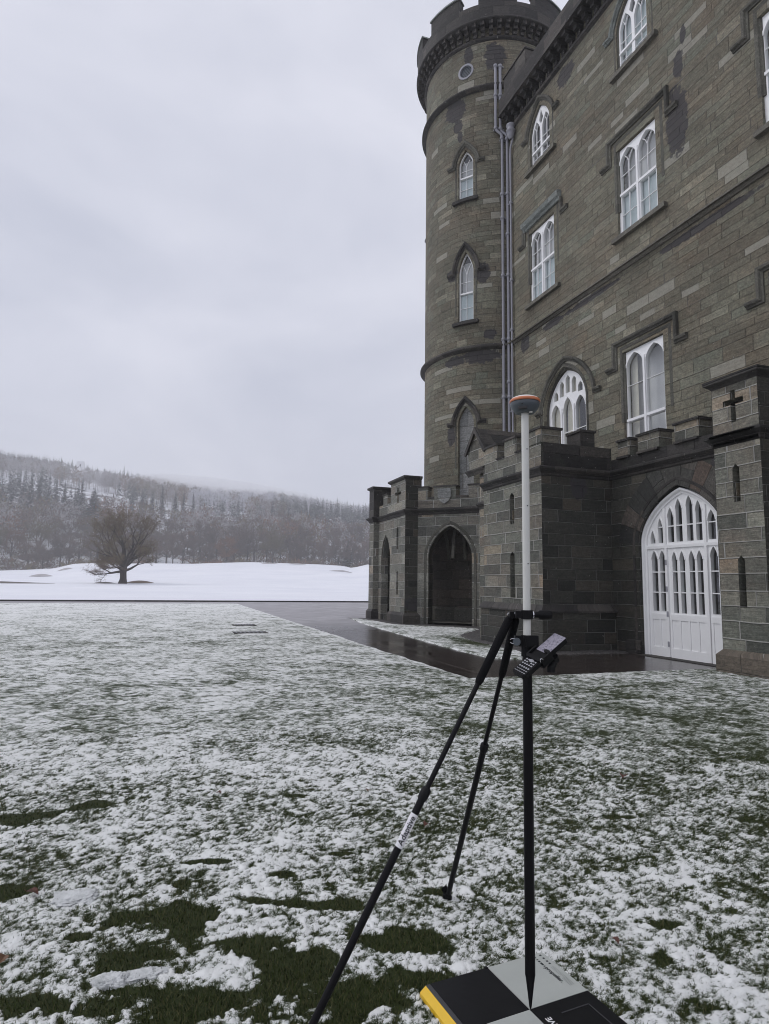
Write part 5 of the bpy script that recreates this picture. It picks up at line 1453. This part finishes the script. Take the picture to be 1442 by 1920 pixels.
# rows start along the straight far edge of the drive
Rr = np.where(rr < 112, 46.2 / np.maximum(np.cos(np.radians(Az)), 0.3) * (1 - (rr - 45.9) / 66.1) + rr * (rr - 45.9) / 66.1, Rr)
X = Rr * np.sin(np.radians(Az)); Y = Rr * np.cos(np.radians(Az))
Z = ground_z(Az, Rr) + 0.9 * (fbm(X, Y, 0.03, 3, 61) - 0.5) * np.clip((Rr - 60) / 60, 0, 1) + 3.0 * (fbm(X, Y, 0.012, 3, 63) - 0.5) * np.clip((Rr - 260) / 100, 0, 1)
Z = np.where(rr < 46.06, 0.03, np.maximum(Z, 0.06))
nf = 2 + 29 + 62
fld = grid_mesh('snow_field', X[:nf], Y[:nf], Z[:nf], M['snow']); tag(fld, kind='structure')
def hill_mat():
    k = NT('forest_floor'); p = k.geo()
    n = k.noise(p, 0.05, 6, 0.65); n2 = k.noise(p, 0.6, 4, 0.7)
    c = k.ramp(n2, [(0.3, (0.035, 0.028, 0.024)), (0.7, (0.11, 0.09, 0.075))])
    c = k.mix(k.smooth(k.math('MULTIPLY_ADD', n2, 0.4, n), 0.56, 0.72), c, (0.72, 0.73, 0.77))
    k.set(c, 0.85); return k.m
hl = grid_mesh('hill', X[nf - 1:], Y[nf - 1:], Z[nf - 1:], hill_mat()); tag(hl, kind='structure')
def gz(x, y): 
    a = np.degrees(np.arctan2(x, y)); r = np.hypot(x, y)
    return ground_z(a, r) + 0.9 * (fbm(x, y, 0.03, 3, 61) - 0.5) * np.clip((r - 60) / 60, 0, 1) + 3.0 * (fbm(x, y, 0.012, 3, 63) - 0.5) * np.clip((r - 260) / 100, 0, 1)
def polar(az_, r): return (r * sin(radians(az_)), r * cos(radians(az_)))
def gz1(x, y): return float(gz(np.array([x]), np.array([y]))[0])

# thin dark features of the golf course
def earth(name, c): return plain(name, c, 0.8, var=0.35, scale=0.6)
SAND = earth('bunker_sand', (0.40, 0.38, 0.39)); SEDGE = earth('dead_grass', (0.12, 0.08, 0.05)); DK = earth('dark_bank', (0.12, 0.105, 0.095))
def strip(name, az0, az1, r, dr, mat, label, cat, rise=0.25, group=None):
    m = MB(); n = 18
    for i in range(n):
        q = []
        for t, e_ in ((i / n, -1), ((i + 1) / n, -1), ((i + 1) / n, 1), (i / n, 1)):
            a = az0 + (az1 - az0) * t; w = 0.6 * dr * sin(pi * (0.02 + 0.96 * t)) * (0.7 + 0.6 * float(vnoise(np.array([t * 5.0]), np.array([az0 * 3.0]))[0]))
            x, y = polar(a, r + e_ * w); q.append((x, y, gz1(x, y) + 0.05 + (rise * sin(pi * (0.02 + 0.96 * t)) if e_ > 0 else 0)))
        m.face(q)
    tag(m.build(name, mat), label, cat, group)
strip('sand_bunker', -10.3, -8.6, 165, 3.2, SAND, 'shallow snow-rimmed bunker, lowest of the ones left of the lone tree', 'bunker', .5, 'bunkers on the snowy golf course')
strip('sand_bunker', -8.3, -7.2, 205, 3, SAND, 'slim bunker on the slope just above the lowest bunker', 'bunker', .4, 'bunkers on the snowy golf course')
strip('sand_bunker', -6.1, -4.9, 175, 2.5, SAND, 'slim bunker right beside the crown of the lone tree, on its left', 'bunker', .4, 'bunkers on the snowy golf course')
strip('sand_bunker', 8.1, 9.6, 226, 3, SAND, 'small bunker under the crest, leftmost of those near the castle', 'bunker', .3, 'bunkers on the snowy golf course')
strip('sand_bunker', 10.5, 12.1, 226, 3, SAND, 'small bunker under the crest, middle of those near the castle', 'bunker', .3, 'bunkers on the snowy golf course')
strip('sand_bunker', 14.2, 16.4, 190, 3, SAND, 'wider bunker below the dip in the crest close to the castle', 'bunker', .3, 'bunkers on the snowy golf course')
strip('ditch_bank', -20, -8.4, 104, 1.0, DK, 'long dark bank in the snow at the left edge, left of the lone tree', 'bank', 0.3)
strip('dead_grass', -5.6, -3.9, 111, 1.0, DK, 'dark strip of bare earth at the left side of the trunk of the lone tree', 'bare earth', 0.2)
strip('dead_grass', -3.2, -0.9, 113.5, 1.6, SEDGE, 'brown strip of dead grass at the right side of the trunk of the lone tree', 'dead grass', 0.35)

# ---- trees
def bark(name, c, snow=0.0):
    k = NT(name); p = k.obj()
    oi = k.new('ShaderNodeObjectInfo').outputs['Random']
    n = k.noise(p, 0.8, 4, 0.6)
    f = k.math('MULTIPLY_ADD', n, 0.8, k.math('MULTIPLY_ADD', oi, 0.5, 0.35))
    v = k.new('ShaderNodeVectorMath'); v.operation = 'SCALE'; v.inputs[0].default_value = c; k.link(f, v.inputs['Scale'])
    k.set(v.outputs['Vector'], 0.85, spec=0.2); return k.m
BK = bark('wet_bark', (0.045, 0.036, 0.031)); TW = bark('bare_twigs', (0.110, 0.082, 0.068)); TWG = bark('olive_twigs', (0.135, 0.112, 0.060)); TWR = bark('russet_twigs', (0.165, 0.090, 0.055))
CON = bark('conifer_needles', (0.020, 0.036, 0.036)); FRO = bark('snow_on_branches', (0.42, 0.44, 0.48)); GRY = bark('frosted_twigs', (0.27, 0.255, 0.265)); OAKT = bark('oak_twigs', (0.120, 0.084, 0.060))

def quads(co):                     # (n,4,3) -> mesh arrays
    return co.reshape(-1, 3), np.arange(len(co) * 4).reshape(-1, 4)
def sticks(P, Dv, L, W):
    """thin crossed blades: base P, direction Dv, length L, half width W"""
    n = len(P); ref = RNG.normal(0, 1, (n, 3)); s = np.cross(Dv, ref); s /= np.linalg.norm(s, axis=1, keepdims=True) + 1e-9
    s = s * W[:, None]; T = P + Dv * L[:, None]
    return np.stack([P - s, P + s, T + s * 0.4, T - s * 0.4], 1)
def branch_tree(h, spread, n_limb, depth, seed, twig_n, trunk_r, twig_w, low=0.22, twig_l=1.0, up=0.35):
    """trunk and limbs as tapering tubes, then fine twigs along every outer branch"""
    rr_ = random.Random(seed); tb_ = MB(); ends = []
    def grow(p, d, L, r, lev):
        n = 4; pts = [p]; rad = [r]; q = p.copy(); dd = d.copy()
        for i in range(n):
            dd = (dd + Vector((rr_.uniform(-1, 1), rr_.uniform(-1, 1), rr_.uniform(-.6, 1.0))) * (0.16 + 0.05 * lev)).normalized()
            q = q + dd * (L / n); pts.append(q.copy()); rad.append(r * (1 - 0.45 * (i + 1) / n))
        tb_.tube(pts, rad, 7 if lev < 2 else (5 if lev < 3 else 3), caps=False)
        if lev >= depth:
            ends.append((pts, dd)); return
        k = rr_.randint(2, 3) + (1 if lev == 1 else 0)
        for i in range(k):
            j = rr_.randint(2, n) if i else n
            ax_ = Vector((rr_.uniform(-1, 1), rr_.uniform(-1, 1), rr_.uniform(-.5, .7))).normalized()
            nd = (dd + ax_ * rr_.uniform(0.45, 0.95)).normalized()
            grow(pts[j], nd, L * rr_.uniform(0.6, 0.82), rad[j] * rr_.uniform(0.55, 0.75), lev + 1)
        if lev >= depth - 1: ends.append((pts, dd))
    ht = h * low
    tb_.tube([(0, 0, -0.5), (0, 0, 0.0), (0.05, 0, ht * 0.3), (0.0, 0.03, ht * 0.7), (0, 0, ht), (0.05, 0.05, ht * 1.5)], [trunk_r * 1.7, trunk_r * 1.45, trunk_r * 1.05, trunk_r, trunk_r * 1.1, trunk_r * 0.75], 12, caps=False)
    for i in range(n_limb):
        a = 2 * pi * i / n_limb + rr_.uniform(-.3, .3); e_ = (0.06, 0.78, 0.40, 1.10)[i % 4] + rr_.uniform(-.08, .08)
        z = ht * rr_.uniform(0.75, 1.3); dirv = Vector((cos(a) * cos(e_), sin(a) * cos(e_), sin(e_)))
        L = (h - z) * 0.36 * (0.8 + up * sin(e_)) if e_ > 0.5 else spread * 0.44
        grow(Vector((0, 0, z)), dirv, L, trunk_r * rr_.uniform(0.32, 0.5), 1)
    P, Dv, Ls = [], [], []
    for pts, dd in ends:
        for i in range(twig_n):
            j = rr_.randint(1, len(pts) - 1); t_ = rr_.random(); b_ = pts[j - 1].lerp(pts[j], t_)
            v = (dd * 0.5 + Vector((rr_.uniform(-1, 1), rr_.uniform(-1, 1), rr_.uniform(-.4, .9)))).normalized()
            P.append(b_); Dv.append(v); Ls.append(twig_l * rr_.uniform(0.4, 1.2))
    P = np.array([tuple(p) for p in P]); Dv = np.array([tuple(p) for p in Dv]); Ls = np.array(Ls)
    c1 = sticks(P, Dv, Ls, np.full(len(P), twig_w))
    P2 = P + Dv * (Ls * RNG.uniform(0.3, 0.9, len(P)))[:, None]; D2 = Dv * 0.6 + RNG.normal(0, .5, Dv.shape); D2 /= np.linalg.norm(D2, axis=1, keepdims=True)
    c2 = sticks(P2, D2, Ls * 0.6, np.full(len(P), twig_w * 0.7))
    return tb_, np.concatenate([c1, c2])
def quad_obj(name, co, mat, parent=None, mi=None, mats=None):
    me = bpy.data.meshes.new(name); V, F = quads(co); raw_mesh(me, V, F, mi)
    for m_ in (mats or [mat]): me.materials.append(m_)
    o = bpy.data.objects.new(name, me); col.objects.link(o)
    if parent is not None: o.parent = parent
    return o

# the lone oak
x, y = polar(-3.37, 111.5)
oak = empty('oak_tree', (x, y, gz1(x, y)), 'lone spreading bare oak standing in the snowy field', 'tree')
tb_, tw = branch_tree(13.2, 5.3, 16, 4, 9, 12, 0.50, 0.016, 0.19, 0.95)
o = tb_.build('trunk', BK); o.parent = oak
quad_obj('crown', tw, OAKT, oak)
sel = RNG.integers(0, len(tw), 9000); c_ = tw[sel].mean(1); c_ = c_[(c_[:, 2] > 3.0)]
lf = sticks(c_ + RNG.normal(0, .12, c_.shape), RNG.normal(0, 1, c_.shape) / 1.7, np.full(len(c_), .16), np.full(len(c_), .05))
quad_obj('dead_leaves', lf, TWG, oak)

# prototypes of the trees at the foot of the hill
def bare_proto(seed, h, w, tmat):
    e_ = empty('bare_tree', (0, 0, 0), None, None)
    tb_, tw_ = branch_tree(h, w, 7, 3, seed, 14, 0.26, 0.045, 0.30, 1.7)
    o = tb_.build('trunk', BK); o.parent = e_
    quad_obj('crown', tw_, tmat, e_); return e_
def conifer_arrays(h, w, seed, n=420):
    r_ = np.random.default_rng(seed); t = r_.uniform(0.06, 1, n) ** 0.8; a = r_.uniform(0, 2 * pi, n)
    rad = w * (1 - t) * r_.uniform(0.75, 1.1, n) + 0.15; z = h * (0.08 + 0.92 * t)
    d = np.stack([np.cos(a), np.sin(a), r_.uniform(-.55, -.1, n)], -1); d /= np.linalg.norm(d, axis=1, keepdims=True)
    P = np.stack([0 * z, 0 * z, z], -1); s = np.stack([-np.sin(a), np.cos(a), 0 * a], -1) * (rad * 0.24 + 0.08)[:, None]
    T = P + d * rad[:, None]; M_ = P + d * (rad * 0.55)[:, None]
    g = np.stack([P + d * 0.1, M_ + s, T, M_ - s], 1)
    k = r_.random(n) < 0.42
    sn = g[k] + np.array([0, 0, 0.10]); ce = sn.mean(1, keepdims=True); sn = ce + (sn - ce) * 0.62 + d[k][:, None, :] * (rad[k] * 0.14)[:, None, None]
    return g, sn
def conifer_proto(seed, h, w):
    e_ = empty('conifer_tree', (0, 0, 0), None, None)
    MB().tube([(0, 0, -0.5), (0, 0, h * 0.9)], [0.3, 0.05], 7).build('trunk', BK).parent = e_
    g, s_ = conifer_arrays(h, w, seed); co_ = np.concatenate([g, s_])
    quad_obj('crown', co_, None, e_, np.concatenate([np.zeros(len(g)), np.ones(len(s_))]), [CON, FRO]); return e_
protos = [bare_proto(21, 13, 5.2, TW), bare_proto(22, 12, 5.6, TW), bare_proto(23, 14, 5.0, TWG), bare_proto(24, 11, 5.5, TWR), bare_proto(25, 13.5, 4.6, TW)]
cprotos = [conifer_proto(31, 19, 3.4), conifer_proto(32, 22, 3.0), conifer_proto(33, 17, 3.8)]
used = set()
def plant(pl, i, az_, r, s_, label, cat, group):
    o = pl[i] if (id(pl), i) not in used else copy_tree(pl[i]); used.add((id(pl), i))
    x, y = polar(az_, r); o.location = (x, y, gz1(x, y) - 0.2); o.scale = (s_ * random.uniform(.9, 1.1), s_ * random.uniform(.9, 1.1), s_); o.rotation_euler = (0, 0, random.uniform(0, 6.28))
    return tag(o, label, cat, group)
GA = 'bare trees in the row at the foot of the hill'
n = 0
for k in range(58):
    a = -16.5 + 40 * (k + random.uniform(-.35, .35)) / 58
    if -12.9 < a < -10.9: continue
    plant(protos, random.choice((0, 1, 2, 4, 0, 1, 4, 3)), a, random.uniform(240, 262), random.uniform(0.75, 1.2), 'bare broadleaf tree standing in the row at the foot of the wooded hill', 'tree', GA)
for k in range(40):
    a = -16.5 + 40 * (k + random.uniform(-.35, .35)) / 40
    plant(protos, random.choice((0, 1, 2, 4, 3)), a, random.uniform(268, 300), random.uniform(0.9, 1.3), 'bare broadleaf tree standing in the row at the foot of the wooded hill', 'tree', GA)
GC = 'snow-dusted conifers low on the hill'
for a, r, s_ in [(-12.6, 330, 1.0), (-11.9, 318, 1.1), (-11.2, 335, 1.0), (-10.6, 320, 1.15), (-10.0, 338, 1.0), (-9.4, 322, 1.1), (-8.8, 340, 1.0), (-8.2, 325, 1.15), (-7.4, 330, .95), (-6.9, 318, 1.1),
                 (-13.4, 325, 1.1), (-14.2, 335, 1.0), (-15, 328, 1.1), (-3.0, 345, .9), (-2.2, 352, .95), (-1.4, 344, .9), (-0.6, 356, 1.0), (0.5, 350, 1.1), (1.2, 342, .95), (2.0, 355, .9)]:
    plant(cprotos, random.randint(0, 2), a, r, s_, 'tall dark conifer dusted with snow, low on the wooded hill', 'conifer', GC)
o = plant(cprotos, 2, -6.0, 300, 1.45, 'broadest and tallest dark conifer on the hill, right of the conifer group', 'conifer', None)
o.scale = (2.0, 2.0, 1.35)
plant(cprotos, 0, 15.9, 243, 0.62, 'small round dark evergreen at the crest close to the castle', 'evergreen', None).scale = (1.3, 1.3, .62)
GS = 'trees along the skyline of the hill'
for a in [-8.6, -8.1, -7.8, -6.6, -5.9, -5.3, -4.9, -4.5, -4.1, -3.8, -3.5, -3.2, -2.9]:
    plant(cprotos, random.randint(0, 2), a, 690, random.uniform(0.7, 1.0), 'thin dark conifer standing on the skyline of the hill near the white house', 'conifer', GS)
plant(protos, 1, -1.4, 690, 0.85, 'single bare tree on the skyline, right of the last skyline conifer', 'tree', None)
for a in [14.0, 14.4, 14.8, 15.2, 15.7, 16.3, 16.8, 17.4, 18]:
    plant(cprotos, random.randint(0, 2), a, 640, random.uniform(0.7, 1.0), 'hazy conifer on the far ridge just left of the castle', 'conifer', 'hazy conifers on the far ridge')

# white folly on the hill
x, y = polar(-7.15, 600)
z = 1.45 + 600 * math.tan(radians(9.1)) - 1
wh = empty('white_house', (x, y, z), 'small white towered house among the trees high on the hill', 'house')
WM = plain('white_render', (0.86, 0.86, 0.88), 0.7, var=0.05)
m = MB(); m.box(x - 3, x + 3, y - 3, y + 3, z - 12, z + 6.5); m.build('tower_wall', WM, wh)
m = MB(); m.box(x - 8, x - 3.02, y - 2.4, y + 2.4, z - 12, z + 0.5); m.box(x + 3.02, x + 7, y - 2.4, y + 2.4, z - 12, z - 0.8); m.build('wing', WM, wh)
m = MB()
for i in range(4): m.box(x - 3 + i * 1.6, x - 2 + i * 1.6, y - 3.1, y - 2.4, z + 6.5, z + 7.3)
m.build('merlon', WM, wh)
m = MB(); m.box(x - 0.5, x + 0.5, y - 3.06, y - 3.0, z + 2.5, z + 4.5); m.build('window', M['ink'], wh)

# the far wood, one mass
def mass():
    parts = []; mats = []
    pro = []
    for s_ in range(4):
        r_ = np.random.default_rng(100 + s_); n = 110; u = r_.normal(0, 1, (n, 3)); u /= np.linalg.norm(u, axis=1, keepdims=True); rad = r_.uniform(0.35, 1, n) ** 0.5
        P = u * rad[:, None] * np.array([3.6, 3.6, 4.4]) + np.array([0, 0, 8.0]); d = u * 0.6 + np.array([0, 0, 0.25]) + r_.normal(0, .6, (n, 3)); d /= np.linalg.norm(d, axis=1, keepdims=True)
        pro.append((sticks(P, d, r_.uniform(0.6, 1.5, n), r_.uniform(0.09, 0.26, n)), None))
        tr = np.array([[[-.15, 0, -1], [.15, 0, -1], [.08, 0, 8], [-.08, 0, 8]], [[0, -.15, -1], [0, .15, -1], [0, .08, 8], [0, -.08, 8]]], float)
        pro[-1] = (np.concatenate([pro[-1][0], tr]), None)
    con = [conifer_arrays(15, 2.6, 200 + s_, 90) for s_ in range(3)]
    N = 6200
    A = RNG.uniform(-19, 27, N); R0 = np.sqrt(RNG.uniform(272 ** 2, 715 ** 2, N))
    Xc = R0 * np.sin(np.radians(A)); Yc = R0 * np.cos(np.radians(A)); Zc = gz(Xc, Yc)
    zone = fbm(Xc, Yc, 0.008, 3, 71); zone2 = fbm(Xc, Yc, 0.012, 3, 72); gap = fbm(Xc, Yc, 0.02, 3, 73)
    for i in range(N):
        if R0[i] < 480 and gap[i] < 0.40: continue
        if -8.3 < A[i] < -6.0 and 500 < R0[i] < 604: continue      # clearing below the white house
        s_ = RNG.uniform(0.75, 1.25) * (1.0 if R0[i] < 500 else 0.9); a = RNG.uniform(0, 6.28); ca, sa = cos(a) * s_, sin(a) * s_
        Rm = np.array([[ca, -sa, 0], [sa, ca, 0], [0, 0, s_]]); T = np.array([Xc[i], Yc[i], Zc[i]])
        conif = (zone[i] > 0.50 and R0[i] > 330) or (A[i] > 9 and R0[i] > 360 and zone2[i] > 0.40)
        if conif:
            g, sn = con[i % 3]
            parts.append(g @ Rm.T + T); mats.append(np.full(len(g), 3)); parts.append(sn @ Rm.T + T); mats.append(np.full(len(sn), 4))
        else:
            g = pro[i % 4][0]; w = RNG.random()
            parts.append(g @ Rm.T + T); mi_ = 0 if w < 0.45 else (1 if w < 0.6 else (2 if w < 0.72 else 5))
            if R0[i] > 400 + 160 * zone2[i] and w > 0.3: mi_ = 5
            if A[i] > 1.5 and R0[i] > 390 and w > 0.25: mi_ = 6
            mats.append(np.full(len(g), mi_))
    # brushwood along the foot of the wood
    NB = 900
    A = RNG.uniform(-19, 27, NB); R0 = RNG.uniform(236, 285, NB); Xc = R0 * np.sin(np.radians(A)); Yc = R0 * np.cos(np.radians(A)); Zc = gz(Xc, Yc)
    for i in range(NB):
        if fbm(Xc[i:i + 1], Yc[i:i + 1], 0.05, 2, 81)[0] < 0.40: continue
        n = 26; d = RNG.normal(0, 1, (n, 3)); d[:, 2] = np.abs(d[:, 2]) + 0.3; d /= np.linalg.norm(d, axis=1, keepdims=True)
        P = RNG.normal(0, 1.0, (n, 3)) * np.array([1, 1, 0.3]) + np.array([Xc[i], Yc[i], Zc[i] + 0.4])
        parts.append(sticks(P, d, RNG.uniform(0.9, 2.6, n), RNG.uniform(0.06, 0.16, n))); mats.append(np.full(n, (0, 0, 2, 1)[i % 4]))
    return np.concatenate(parts), np.concatenate(mats)
co_, mi_ = mass()
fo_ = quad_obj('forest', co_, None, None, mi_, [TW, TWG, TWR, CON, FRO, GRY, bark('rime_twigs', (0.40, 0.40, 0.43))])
tag(fo_, 'leafless and frosted woodland covering the far hillside', 'forest', kind='stuff')

# ---- hazy air over everything
HZ = MB(); HZ.box(-900, 900, -60, 1020, -1.0, 150.0)
k = NT('haze_air'); k.t.nodes.remove(k.b)
pvn = k.new('ShaderNodeVolumePrincipled'); pvn.inputs['Color'].default_value = (0.985, 0.985, 1.0, 1); pvn.inputs['Density'].default_value = 0.00085; pvn.inputs['Anisotropy'].default_value = 0.1
k.link(pvn.outputs[0], k.o.inputs['Volume'])
hz = HZ.build('haze', k.m); tag(hz, 'thin winter haze in the air over the park and hill', 'haze', kind='stuff')

def mist(az_, r, el, sx, sy, sz, dens, lab):
    x, y = polar(az_, r); z = 1.45 + r * math.tan(radians(el)); m = MB(); n1, n2 = 12, 24
    def pt(i, j):
        p = pi * i / n1; a = 2 * pi * j / n2; q = 1 + 0.16 * sin(3 * a + az_) * sin(p)
        lx, ly, lz = sx * q * sin(p) * cos(a), sy * q * sin(p) * sin(a), sz * cos(p)
        c, s = cos(radians(az_)), sin(radians(az_))
        return (x + lx * c + ly * s, y - lx * s + ly * c, z + lz - 0.10 * lx)
    for i in range(n1):
        for j in range(n2): m.face([pt(i, j), pt(i + 1, j), pt(i + 1, j + 1), pt(i, j + 1)] if 0 < i < n1 - 1 else ([pt(0, 0), pt(1, j), pt(1, j + 1)] if i == 0 else [pt(i, j), pt(n1, 0), pt(i, j + 1)]))
    k = NT('mist_air'); k.t.nodes.remove(k.b)
    v = k.new('ShaderNodeVolumePrincipled'); v.inputs['Color'].default_value = (0.985, 0.985, 1.0, 1); v.inputs['Density'].default_value = dens
    k.link(v.outputs[0], k.o.inputs['Volume'])
    o = m.build('mist_bank', k.m); tag(o, lab, 'mist', 'banks of mist on the hill', 'stuff')
mist(7.0, 560, 7.0, 130, 80, 13, 0.014, 'bank of mist drifting along the upper slope towards the castle')
mist(-8.5, 540, 7.7, 90, 70, 11, 0.006, 'bank of mist lying below the white house on the hill')
mist(-0.5, 520, 7.0, 60, 50, 9, 0.006, 'small bank of mist low on the hill above the lone tree')
